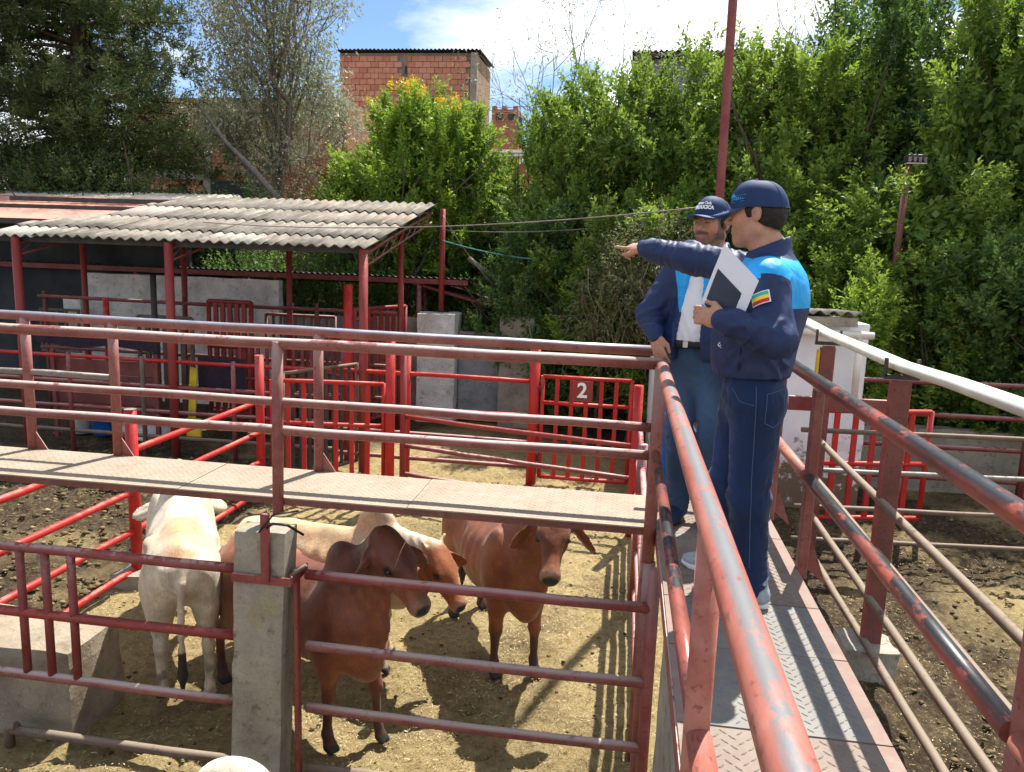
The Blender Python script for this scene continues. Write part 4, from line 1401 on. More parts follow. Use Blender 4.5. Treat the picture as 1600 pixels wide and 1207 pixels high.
cable('slack wire hanging down from the rear post of the shed', (-3.6, 15.0, 4.0), (-2.6, 15.2, 2.7), .08, .008, M['greypipe'])
o = MB().path([(-3.2, 15.6, 3.2), (-2.2, 15.7, 2.5)], .05, 8).build('leaning_timber', M['bark_grey'])
tag(o, 'grey broken timber leaning in the bushes behind the pillars', 'timber')

# ================================================================== BRICK BUILDINGS
bmesh_cache = {}
def brick_mesh(w, h, d):
    k = (round(w, 3), round(h, 3), round(d, 3))
    if k not in bmesh_cache:
        me = MB().box((0, 0, 0), (w, d, h), bev=.008).mesh('brick')
        me.materials.append(M['brick'])
        bmesh_cache[k] = me
    return bmesh_cache[k]
def lay_bricks(parent, x0, x1, y, z0, z1, bw=.34, bh=.235, skip=()):
    me = brick_mesh(bw - .014, bh - .014, .09)
    mh = brick_mesh(bw / 2 - .014, bh - .014, .09)
    r = 0; z = z0
    while z + bh <= z1 + .001:
        x = x0 + (bw / 2 if r % 2 else 0)
        if r % 2:
            o = bpy.data.objects.new('brick', mh); COL.objects.link(o); o.parent = parent
            o.location = (x0 + bw / 4, y + rnd.uniform(-.006, .006), z + bh / 2)
        while x + bw <= x1 + .001:
            xc = x + bw / 2
            if not any(a <= xc <= b and c <= z <= d for a, b, c, d in skip):
                o = bpy.data.objects.new('brick', me); COL.objects.link(o); o.parent = parent
                o.location = (xc + rnd.uniform(-.006, .006), y + rnd.uniform(-.012, .012), z + bh / 2)
                o.rotation_euler = (0, rnd.uniform(-.006, .006), 0)
            x += bw
        z += bh; r += 1
b1 = thing('brick_building', 'tall unplastered brick building with corrugated roof edge above the flowering tree', 'building', (-9.85, 34.0, 0))
MB().box((0, 1.6, 5.8), (6.0, 3.1, 11.6)).build('wall', M['mortar'], b1)
lay_bricks(b1, -2.95, -.10, .02, 8.65, 11.62)
lay_bricks(b1, .02, 2.75, .02, 8.65, 11.62)
for z in (9.3, 10.1, 10.9):
    MB().box((-.04, -.02, z), (.09, .03, .3)).build('vertical_slot', M['darkwall'], b1)
MB().box((2.92, -.02, 5.8), (.28, .14, 11.6)).build('corner_column', M['concrete2'], b1)
MB().box((3.02, 1.6, 5.75), (.06, 3.1, 11.5)).build('side_wall', M['sidewall'], b1)
for k in range(7):
    corr_sheet(-3.15 + k * .9, -2.2 + k * .9, -.25, 3.3, 11.68 + (.008 if k % 2 else 0), 11.76 + (.008 if k % 2 else 0), .177, .03).build('roof_sheet', M['dark_steel'], b1)
b2 = thing('brick_house', 'brick house wall with concrete columns seen past the dark conifer', 'house', (-14.6, 26, 0))
MB().box((1.0, 2.1, 4.1), (8.0, 4.0, 8.2)).build('wall', M['brickfar'], b2)
lay_bricks(b2, -2.5, -.12, .02, 4.6, 8.1, skip=((-2.6, .2, 5.35, 5.75), (-1.6, -.7, 4.7, 5.2)))
lay_bricks(b2, .15, 4.9, .02, 5.8, 7.7)
MB().box((.02, -.03, 4.1), (.26, .16, 8.2)).build('concrete_column', M['concrete2'], b2)
MB().box((-1.3, -.05, 5.62), (2.6, .16, .3)).build('concrete_beam', M['concrete2'], b2)
MB().box((-1.15, .0, 4.95), (.8, .06, .42)).build('window', M['darkwall'], b2)
MB().box((1.1, -.06, 4.6), (1.9, .1, 1.7)).build('dark_panel', M['darkwall'], b2)
MB().box((2.6, -.04, 7.95), (5.0, .2, .45)).build('roof_edge', M['concrete2'], b2)
b3 = thing('brick_tower', 'small distant brick block with open top and a blue sheet at its side', 'building', (-9.8, 60, 0))
MB().box((0, 1.5, 7.0), (2.0, 3.0, 13.9)).build('wall', M['brickfar'], b3)
for x in (-.85, -.1, .75):
    MB().box((x, .4, 14.05), (.35, .5, .35)).build('parapet_brick', M['brickfar'], b3)
MB().box((-.4, -.02, 13.4), (.5, .1, .4)).build('window', M['darkwall'], b3)
MB().box((.5, -.02, 13.4), (.5, .1, .4)).build('window', M['darkwall'], b3)
MB().box((1.1, .5, 12.6), (.3, .4, 1.7)).build('blue_sheet', M['blue_sheet'], b3)
b5 = thing('low_house', 'low roof with a pale edge below the distant brick block', 'house', (-7.6, 45, 0))
MB().box((0, 1.5, 4.2), (4.5, 3, 8.4)).build('wall', M['brickfar'], b5)
MB().box((0, -.3, 8.75), (5.0, .8, .14)).build('roof_edge', M['white_plastic'], b5)
MB().box((0, 1.2, 9.0), (4.8, 3.0, .16)).build('roof', M['roof_cream'], b5)
b4 = thing('grey_building', 'dark roofed grey building standing behind the tall hedge trees', 'building', (2.0, 27.5, 0))
MB().box((0, 2, 4.9), (3.9, 4, 9.8)).build('wall', M['greywall'], b4)
MB().box((1.95, -.06, 4.9), (.22, .3, 10.1)).build('corner_column', M['concrete2'], b4)
for k in range(5):
    corr_sheet(-2.3 + k * .9, -1.35 + k * .9, -.5, 4, 9.95 + (.006 if k % 2 else 0), 10.25 + (.006 if k % 2 else 0), .177, .03).build('roof_sheet', M['dark_steel'], b4)
MB().box((0, -.42, 9.86), (4.3, .06, .12)).build('fascia', M['dark_steel'], b4)

# ================================================================== TREES
def leaf_mesh(name, P, D, Lh, Wd, tint, droop=.15, rng=RNG):
    """many leaf-shaped quads: base P, direction D, length Lh, half width Wd"""
    n = len(P)
    D = D / (np.linalg.norm(D, axis=1)[:, None] + 1e-9)
    r = rng.normal(size=(n, 3))
    S = np.cross(D, r); S /= (np.linalg.norm(S, axis=1)[:, None] + 1e-9)
    N = np.cross(S, D)
    mid = P + D * (Lh * .45)[:, None] + N * (Lh * .06)[:, None]
    tip = P + D * Lh[:, None]
    tip[:, 2] -= droop * Lh
    V = np.stack([P, mid + S * Wd[:, None], tip, mid - S * Wd[:, None]], 1).reshape(-1, 3)
    F = np.arange(4 * n).reshape(n, 4)
    return np_mesh(name, V, F, False, {'tint': np.repeat(np.clip(tint, 0, 1), 4)})

def sphere_dirs(n, rng):
    d = rng.normal(size=(n, 3))
    return d / np.linalg.norm(d, axis=1)[:, None]

def shoots(blobs, n, rng, sl=(.4, .9), step=.035, up=.75, leaf=(.10, .17), wid=.19, inner=.5, spread=.85, zmin=.1, cluster=1, csig=.14, clen=.55):
    """leafy shoots over and through a set of ellipsoidal blobs -> leaves"""
    B = np.array([b[:3] for b in blobs]); Rr = np.array([b[3:6] for b in blobs])
    area = (Rr.prod(1)) ** (2 / 3)
    nc = max(1, n // cluster)
    ci = rng.choice(len(blobs), nc, p=area / area.sum())
    d = sphere_dirs(nc, rng)
    rad = inner + (1 - inner) * rng.random(nc) ** .45
    S = B[ci] + Rr[ci] * d * rad[:, None]
    dirs = d * .55 + np.array([0, 0, up]) + rng.normal(0, .28, (nc, 3))
    dirs /= np.linalg.norm(dirs, axis=1)[:, None]
    ctone = rng.normal(0, .10, nc)
    if cluster > 1:
        # a sprig: several shoots round one leading stem, narrowing to its tip
        S = np.repeat(S, cluster, 0); dirs = np.repeat(dirs, cluster, 0); ctone = np.repeat(ctone, cluster)
        al = rng.random(len(S))
        S = S + dirs * (al * clen)[:, None] + rng.normal(0, csig, S.shape) * (1.05 - .8 * al)[:, None]
        dirs = dirs + rng.normal(0, .30, dirs.shape)
        dirs /= np.linalg.norm(dirs, axis=1)[:, None]
    ok = S[:, 2] > zmin
    S, dirs, ctone = S[ok], dirs[ok], ctone[ok]; n = len(S)
    Ls = rng.uniform(sl[0], sl[1], n)
    m = int(sl[1] / step)
    T = (np.arange(m)[None] + rng.random((n, m)) * .8) * step
    keep = T < Ls[:, None]
    si = np.repeat(np.arange(n)[:, None], m, 1)[keep]
    t = T[keep]
    P = S[si] + dirs[si] * t[:, None]
    fr = t / Ls[si]
    k = len(P)
    perp = np.cross(dirs[si], sphere_dirs(k, rng))
    D = dirs[si] * (.25 + .6 * fr[:, None]) + perp * spread
    Lh = rng.uniform(leaf[0], leaf[1], k) * (1 - .35 * fr)
    tone = rng.normal(0, .08, n) + ctone
    # light put into the tint: sunlit yellow-green tips, shaded dark shoot bases
    tint = .18 + .50 * fr ** 1.5 + tone[si] + rng.normal(0, .10, k)
    return P, D, Lh, Lh * wid, tint, (S, dirs, Ls)

def branch_mesh(mb, p, d, L, r, depth, rng, bend=.25, n=6, split=(2, 3), tips=None, up=.15):
    pts = [np.array(p, float)]; dd = unit(d)
    k = 4
    for i in range(k):
        dd = unit(dd + rng.normal(0, bend * .5, 3) + vec(0, 0, up * .3))
        pts.append(pts[-1] + dd * L / k)
    mb.path(pts, [r * (1 - .45 * i / k) for i in range(k + 1)], n, False)
    if tips is not None: tips.append((pts[-1], dd, depth))
    if depth > 0:
        for j in range(rng.integers(split[0], split[1] + 1)):
            q = pts[rng.integers(2, k + 1)]
            nd = unit(dd + rng.normal(0, .65, 3) + vec(0, 0, up))
            branch_mesh(mb, q, nd, L * rng.uniform(.55, .8), r * .55, depth - 1, rng, bend, max(4, n - 1), split, tips, up)

def tree_from(name, label, cat, loc, rz, sc, crown_me, trunk_me, leafm, group=None, barkm=None):
    t = thing(name, label, cat, loc, rz, group)
    t.scale = sc if not np.isscalar(sc) else (sc, sc, sc)
    link_mesh('crown', crown_me, leafm, t)
    if trunk_me is not None:
        link_mesh('trunk', trunk_me, barkm or M['bark'], t)
    return t

def hedge_proto(seed, h, w, nsh, leaf=(.11, .18), stemtop=None):
    rng = np.random.default_rng(seed)
    blobs = []
    for i in range(15):
        z = h * (.12 + .74 * (i / 14))
        a = rng.uniform(0, 2 * math.pi)
        rr_ = w * .40 * (1 - .45 * (z / h) ** 1.5)
        blobs.append((rr_ * math.cos(a), rr_ * math.sin(a) * .8, z, w * rng.uniform(.28, .42), w * rng.uniform(.28, .42), h * rng.uniform(.08, .14)))
    # spires at the top
    for i in range(7):
        a = rng.uniform(0, 2 * math.pi); q = rng.uniform(0, w * .33)
        blobs.append((q * math.cos(a), q * math.sin(a), h * rng.uniform(.84, .94), w * .12, w * .12, h * .08))
    P, D, L, Wd, T, sh = shoots(blobs, nsh, rng, (.22, .50), .026, .85, leaf, .21, .5, cluster=14, csig=.13, clen=.6)
    # coarse inner foliage
    k = 5200
    B = np.array(blobs); ci = rng.integers(0, 15, k)
    Pi = B[ci, :3] + B[ci, 3:6] * sphere_dirs(k, rng) * (rng.random(k) ** .5)[:, None] * .72
    P = np.concatenate([P, Pi]); D = np.concatenate([D, sphere_dirs(k, rng)])
    Li = rng.uniform(.13, .24, k)
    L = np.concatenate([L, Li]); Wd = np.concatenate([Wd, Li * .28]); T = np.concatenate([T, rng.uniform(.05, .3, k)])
    crown = leaf_mesh('hedge_crown', P, D, L, Wd, T, .12, rng)
    mb = MB()
    tips = []
    for i in range(3):
        branch_mesh(mb, (rng.normal(0, .15), rng.normal(0, .15), -.1), (rng.normal(0, .12), rng.normal(0, .12), 1), h * .5, .07, 2, rng, .2, 7, (2, 3), tips, .35)
    return crown, mb.mesh('hedge_trunk')

HP = [hedge_proto(101, 7.0, 3.2, 4600), hedge_proto(202, 7.0, 3.6, 5000), hedge_proto(303, 6.0, 3.4, 4400, (.09, .15)), hedge_proto(404, 5.0, 3.0, 3600)]
hedge = [  # x, y, height scale, width scale, proto, material, what sets it apart
    (-1.5, 17.0, .86, .62, 0, 'leaf_hedge', 'slender leafy tree at the left end of the tall hedge row'),
    (-.3, 16.2, .97, .85, 1, 'leaf_hedge', 'leafy hedge tree behind the pointing hand of the man'),
    (1.5, 16.8, 1.0, .92, 0, 'leaf_hedge', 'leafy hedge tree right behind the tall rusty pole'),
    (.8, 15.0, .72, .85, 2, 'leaf_bright', 'lower bright green bushy tree above the heads of the two men'),
    (3.1, 16.0, 1.0, .95, 1, 'leaf_hedge', 'leafy hedge tree just left of the floodlight pole'),
    (5.0, 16.4, 1.15, .95, 0, 'leaf_dark', 'tall dark hedge tree behind the floodlight'),
    (4.6, 14.2, .78, .90, 2, 'leaf_hedge', 'bushy tree under the floodlight, lower than its neighbours'),
    (6.6, 15.2, 1.22, 1.0, 1, 'leaf_hedge', 'tall leafy tree with bright tips at the right edge of the picture'),
    (7.2, 13.0, 1.0, .9, 3, 'leaf_dark', 'shaded leafy tree at the right edge nearest the white pipes'),
    (2.6, 14.9, .80, .9, 3, 'leaf_hedge', 'bushy green tree right above the white building'),
    (-1.2, 15.8, .72, .75, 2, 'leaf_dark', 'dark shaded bush between the stained pillar and the pointing hand'),
    (5.9, 12.9, .75, .8, 3, 'leaf_dark', 'dark rounded bush behind the low concrete wall on the right'),
    (8.6, 16.5, 1.2, 1.1, 0, 'leaf_dark', 'leafy tree mostly beyond the right edge of the picture'),
    (3.9, 18.8, 1.05, 1.0, 1, 'leaf_dark', 'dark backdrop tree behind the floodlight row'),
    (.3, 18.6, .85, 1.0, 0, 'leaf_dark', 'dark backdrop tree behind the rusty pole'),
    (-2.9, 18.4, .55, .8, 1, 'leaf_dark', 'low dark tree between the flowering tree and the hedge'),
]
for i, (x, y, sh_, sw, pi_, mt, lb) in enumerate(hedge):
    me_c = HP[pi_][0]
    cm = me_c.copy() if i >= 0 else me_c
    cm.materials.clear()
    t = thing('hedge_tree', lb, 'tree', (x, y, -.05), rnd.uniform(0, 6.28), 'tall leafy hedge trees')
    t.scale = (sw, sw, sh_)
    link_mesh('crown', cm, M[mt], t)
    link_mesh('trunk', HP[pi_][1], M['bark'], t)

# flowering tree between shed roof and brick building
def flowering():
    rng = np.random.default_rng(77)
    blobs = [(0, 0, 4.2, 1.5, 1.3, 1.3), (-1.1, 0, 3.6, 1.0, 1.0, 1.3), (1.1, 0, 3.8, 1.0, 1.0, 1.4), (-.3, .2, 2.4, 1.7, 1.4, 1.2), (.3, 0, 5.4, 1.0, .9, .8), (-.5, 0, 5.5, .5, .5, .8), (.9, 0, 5.3, .55, .5, .8), (-1.4, 0, 4.6, .5, .5, .7), (1.5, 0, 4.5, .4, .5, .9), (0.1, 0, 6.0, .3, .3, .6)]
    P, D, L, Wd, T, sh = shoots(blobs, 6500, rng, (.25, .5), .026, 1.1, (.11, .19), .19, .5, cluster=14, csig=.12, clen=.65)
    k = 2200
    B = np.array(blobs); ci = rng.integers(0, len(blobs), k)
    Pi = B[ci, :3] + B[ci, 3:6] * sphere_dirs(k, rng) * .7
    Li = rng.uniform(.14, .24, k)
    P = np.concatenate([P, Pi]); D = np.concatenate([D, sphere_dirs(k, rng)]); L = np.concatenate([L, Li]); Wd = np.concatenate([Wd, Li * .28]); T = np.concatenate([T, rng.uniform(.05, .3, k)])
    t = thing('flowering_tree', 'bright green tree with orange flowers between the shed roof and brick building', 'tree', (-5.0, 18.3, -.05))
    link_mesh('crown', leaf_mesh('flowering_crown', P, D, L, Wd, T, .12, rng), M['leaf_bright'], t)
    S, dirs, Ls = sh
    tips = S + dirs * Ls[:, None]
    sel = np.argsort(-(tips[:, 2] + rng.normal(0, .5, len(tips))))[:90]
    sel = sel[rng.random(len(sel)) < .32]
    Pf = np.repeat(tips[sel], 26, 0) + rng.normal(0, .06, (len(sel) * 26, 3))
    Lf = rng.uniform(.05, .09, len(Pf))
    link_mesh('flowers', leaf_mesh('flowers', Pf, sphere_dirs(len(Pf), rng), Lf, Lf * .35, rng.random(len(Pf)), 0, rng), M['flower'], t)['kind'] = 'stuff'
    mb = MB()
    for i in range(4):
        branch_mesh(mb, (rng.normal(0, .2), rng.normal(0, .2), -.1), (rng.normal(0, .2), rng.normal(0, .2), 1), 3.0, .08, 2, rng, .2, 7, (2, 3), None, .3)
    mb.build('trunk', M['bark'], t)
flowering()

# dark conifer at the upper left
def conifer():
    rng = np.random.default_rng(55)
    t = thing('conifer_tree', 'large dark conifer with layered feathery boughs at the upper left', 'tree', (-14.2, 19.2, -.1))
    mb = MB()
    trunk = [(0, 0, 0), (.05, 0, 3), (-.05, .05, 6), (0, 0, 9), (0, 0, 12.5)]
    mb.path(trunk, [.36, .30, .24, .17, .07], 12, False)
    blobs = []
    nb = 190
    for i in range(nb):
        z = 3.7 + 8.8 * (i / nb) ** 1.1 + rng.uniform(-.2, .2)
        a = rng.uniform(0, 2 * math.pi)
        reach = (3.45 - .16 * abs(z - 6.4) ** 1.3) * rng.uniform(.62, 1.06)
        dd = vec(math.cos(a), math.sin(a), rng.uniform(.0, .3))
        pts = [vec(0, 0, z)]
        for k in range(6):
            dd = dd + vec(0, 0, -.05) + rng.normal(0, .05, 3)
            pts.append(pts[-1] + unit(dd) * reach / 6)
        mb.path(pts, [.075, .06, .048, .036, .026, .018, .008], 5, False)
        for k in (2.6, 3.8, 4.7, 5.6):
            if rng.random() < .10: continue
            q = [np.interp(k, range(7), [p[c] for p in pts]) for c in range(3)]
            r0 = rng.uniform(.45, .85)
            blobs.append((q[0] + rng.normal(0, .15), q[1] + rng.normal(0, .15), q[2] + .05, r0, r0, r0 * rng.uniform(.30, .42)))
    P, D, L, Wd, T, _ = shoots(blobs, 30000, rng, (.14, .34), .030, .35, (.10, .18), .12, .25, 1.0, cluster=6, csig=.07, clen=.22)
    T = T - .05
    link_mesh('crown', leaf_mesh('conifer_crown', P, D, L, Wd, T, .05, rng), M['needle'], t)
    mb.build('trunk', M['bark'], t)
conifer()
# lower dark bush under the conifer
def bushes():
    rng = np.random.default_rng(66)
    blobs = [(0, 0, 1.4, 2.2, 1.4, 1.3), (1.8, .2, 1.2, 1.6, 1.3, 1.1), (-2, 0, 1.5, 1.8, 1.4, 1.2)]
    P, D, L, Wd, T, _ = shoots(blobs, 2600, rng, (.3, .6), .04, .5, (.08, .14), .2, .3)
    me = leaf_mesh('bush_crown', P, D, L, Wd, T, .15, rng)
    for i, (x, y, z, s, mt, lb) in enumerate((
        (-14.5, 18.0, 2.9, 1.0, 'needle', 'dark low foliage under the conifer just above the cream roof'),
        (-9.8, 20.5, 1.6, 1.1, 'leaf_dark', 'dark shaded bush behind the lean-to roof below the silvery tree'),
        (-6.3, 17.2, .6, .95, 'leaf_dark', 'dark bush seen under the shed roof on the right'),
        (-10.5, 17.2, .9, .9, 'leaf_dark', 'dark bush seen under the shed roof on the left'),
        (-3.0, 16.6, -.1, .62, 'leaf_olive', 'sunlit straggly bush behind the whitewashed pillar'))):
        cm = me.copy(); cm.materials.clear()
        t = thing('bush', lb, 'bush', (x, y, z), rnd.uniform(-.3, .3), 'dense bushes behind the shed')
        t.scale = (s, s, s)
        link_mesh('crown', cm, M[mt], t)
        mb = MB()
        for k in range(5):
            branch_mesh(mb, (rng.normal(0, .5), rng.normal(0, .2), -z / s), (rng.normal(0, .3), rng.normal(0, .2), 1), 1.2 + max(0, z), .05, 1, rng, .3, 5, (2, 3), None, .2)
        mb.build('stems', M['bark'], t)
bushes()

# silvery sparse tree
def silver():
    rng = np.random.default_rng(88)
    t = thing('silvery_tree', 'sparse silvery leaved tree with bare limbs left of the brick building', 'tree', (-10.2, 21.3, -.1))
    t.scale = (.78, .9, 1.0)
    mb = MB(); tips = []
    branch_mesh(mb, (.6, 0, 0), (-.05, 0, 1), 5.0, .16, 1, rng, .12, 8, (2, 2), None, .4)
    for a, l, r in (((-.25, 0, 1), 4.2, .09), ((.05, .1, 1), 5.2, .10), ((.32, -.1, 1), 4.2, .08), ((-.3, .1, .95), 3.0, .07), ((.40, 0, .9), 3.0, .07), ((.1, -.2, 1), 4.4, .07), ((.45, -.1, .5), 2.2, .06), ((-.4, -.1, .5), 2.0, .06), ((.2, -.2, .5), 2.2, .06)):
        branch_mesh(mb, (.5, 0, 4.3), a, l, r, 3, rng, .28, 6, (3, 4), tips, .28)
    # long bare fallen limb
    mb.path([(2.1, -2.2, 4.2), (.9, -2.2, 5.2), (-.2, -2.2, 6.0), (-1.2, -2.2, 7.0)], [.10, .085, .06, .03], 7, False)
    mb.build('trunk', M['bark_grey'], t)
    tp = np.array([a for a, b, c in tips]); td = np.array([b for a, b, c in tips])
    k = 60
    P = np.repeat(tp, k, 0) + rng.normal(0, .24, (len(tp) * k, 3))
    D = np.repeat(td, k, 0) * .5 + rng.normal(0, .6, (len(tp) * k, 3)) + vec(0, 0, -.25)
    L = rng.uniform(.09, .17, len(P))
    P2, D2, L2, W2, T2, _ = shoots([(.5, 0, 5.0, 1.5, .9, .9), (.0, 0, 6.3, 1.2, .9, 1.1), (1.3, 0, 6.4, 1.0, .9, 1.1), (.7, 0, 7.8, 1.1, .9, .9)], 1100, rng, (.25, .6), .04, .3, (.09, .16), .18, .3, 1.0, cluster=5, csig=.18, clen=.4)
    P = np.concatenate([P, P2]); D = np.concatenate([D, D2]); L = np.concatenate([L, L2])
    link_mesh('crown', leaf_mesh('silver_crown', P, D, L, L * .19, rng.normal(.5, .25, len(P)), .2, rng), M['leaf_silver'], t)
silver()

# rusty shrub behind the roof
def rusty():
    rng = np.random.default_rng(99)
    t = thing('rusty_shrub', 'reddish brown dry shrub poking up behind the shed roof', 'shrub', (-7.3, 18.4, 0))
    P, D, L, Wd, T, _ = shoots([(0, 0, 4.4, .9, .7, .9), (.5, 0, 3.6, 1.0, .7, 1.0), (-.6, 0, 3.5, .9, .7, 1.0)], 900, rng, (.3, .6), .035, .7, (.08, .14), .14, .2)
    link_mesh('crown', leaf_mesh('rusty_crown', P, D, L, Wd, T, .2, rng), M['leaf_rust'], t)
    mb = MB()
    for i in range(6):
        branch_mesh(mb, (rng.normal(0, .3), 0, 0), (rng.normal(0, .25), rng.normal(0, .2), 1), 2.6, .05, 2, rng, .3, 5, (2, 3), None, .2)
    mb.build('stems', M['bark'], t)
rusty()

def bare(label, loc, h, seed, lean=(0, 0, 1), r=.07, leafn=0):
    rng = np.random.default_rng(seed)
    t = thing('bare_tree', label, 'tree', loc)
    mb = MB(); tips = []
    branch_mesh(mb, (0, 0, 0), lean, h * .5, r, 0, rng, .15, 7)
    for i in range(4):
        branch_mesh(mb, np.array(lean) / np.linalg.norm(lean) * h * rng.uniform(.4, .52), unit(vec(rng.normal(0, .6), rng.normal(0, .3), 1)), h * .26, r * .45, 3, rng, .35, 5, (3, 4), tips, .12)
    mb.build('trunk', M['bark_grey'], t)
    if leafn:
        tp = np.array([a for a, b, c in tips])
        P = np.repeat(tp, leafn, 0) + rng.normal(0, .18, (len(tp) * leafn, 3))
        L = rng.uniform(.06, .12, len(P))
        link_mesh('crown', leaf_mesh('thin_crown', P, sphere_dirs(len(P), rng), L, L * .14, rng.normal(.4, .2, len(P)), .2, rng), M['leaf_silver'], t)
bare('bare thin branched tree against the sky right of the brick building', (-2.05, 18.6, 0), 9.4, 5, (-.03, 0, 1), .07, 7)
bare('thin leafless tree against the sky right of the rusty pole', (3.0, 19.6, 0), 10.4, 8, (.1, 0, 1), .07, 4)
bare('thin bare tree against the sky near the right edge', (6.2, 20.0, 0), 11.5, 9, (-.05, 0, 1), .08, 6)

# light sprouting plants
def sprout(label, loc, h, w, seed, mt, n=420):
    rng = np.random.default_rng(seed)
    t = thing('sprouting_plant', label, 'plant', loc, 0, 'pale sprouting plants before the hedge')
    P, D, L, Wd, T, _ = shoots([(0, 0, h * .82, w, w * .8, h * .18), (0.05, 0, h * .55, w * .8, w * .7, h * .25)], n, rng, (.2, .45), .03, .9, (.09, .15), .17, .2)
    link_mesh('crown', leaf_mesh('sprout_crown', P, D, L, Wd, T + .15, .15, rng), M[mt], t)
    mb = MB()
    for i in range(4):
        mb.path([(rng.normal(0, .05), rng.normal(0, .05), 0), (rng.normal(0, .1), rng.normal(0, .1), h * .5), (rng.normal(0, w * .3), rng.normal(0, w * .3), h * .9)], [.02, .015, .008], 5, False)
    mb.build('stems', M['bark'], t)
sprout('pale green sprouting plant right of the white building roof', (3.55, 12.4, 0), 3.0, .38, 1, 'leaf_bright')
sprout('tall pale green shoot standing out before the dark hedge on the right', (5.2, 12.9, 0), 3.35, .34, 2, 'leaf_bright', 520)
def tangle():
    rng = np.random.default_rng(13)
    t = thing('tangled_shrub', 'tangled olive shrub with dry stalks left of the standing men', 'shrub', (.1, 13.9, 0))
    blobs = [(0, 0, 3.0, .75, .6, .7), (-.3, -.1, 2.3, .7, .55, .6), (.35, 0, 3.5, .6, .5, .5), (.4, .1, 2.4, .5, .5, .6)]
    P, D, L, Wd, T, _ = shoots(blobs, 1300, rng, (.2, .5), .03, .35, (.07, .12), .18, .3)
    link_mesh('crown', leaf_mesh('tangle_crown', P, D, L, Wd, T + .05, .3, rng), M['leaf_olive'], t)
    mb = MB()
    for i in range(46):
        a = vec(rng.normal(0, .5), rng.normal(-.3, .2), rng.uniform(1.6, 3.2))
        mb.path([a, a + vec(rng.normal(0, .12), -.05, -.35), a + vec(rng.normal(0, .25), -.05, -.85)], [.006, .005, .003], 4, False)
    tag(mb.build('dry_stalks', M['dry'], t), kind='stuff')
    mb = MB()
    for i in range(4):
        branch_mesh(mb, (rng.normal(0, .2), 0, 0), (rng.normal(0, .2), rng.normal(0, .2), 1), 2.2, .04, 1, rng, .3, 5, (2, 3), None, .2)
    mb.build('stems', M['bark'], t)
tangle()

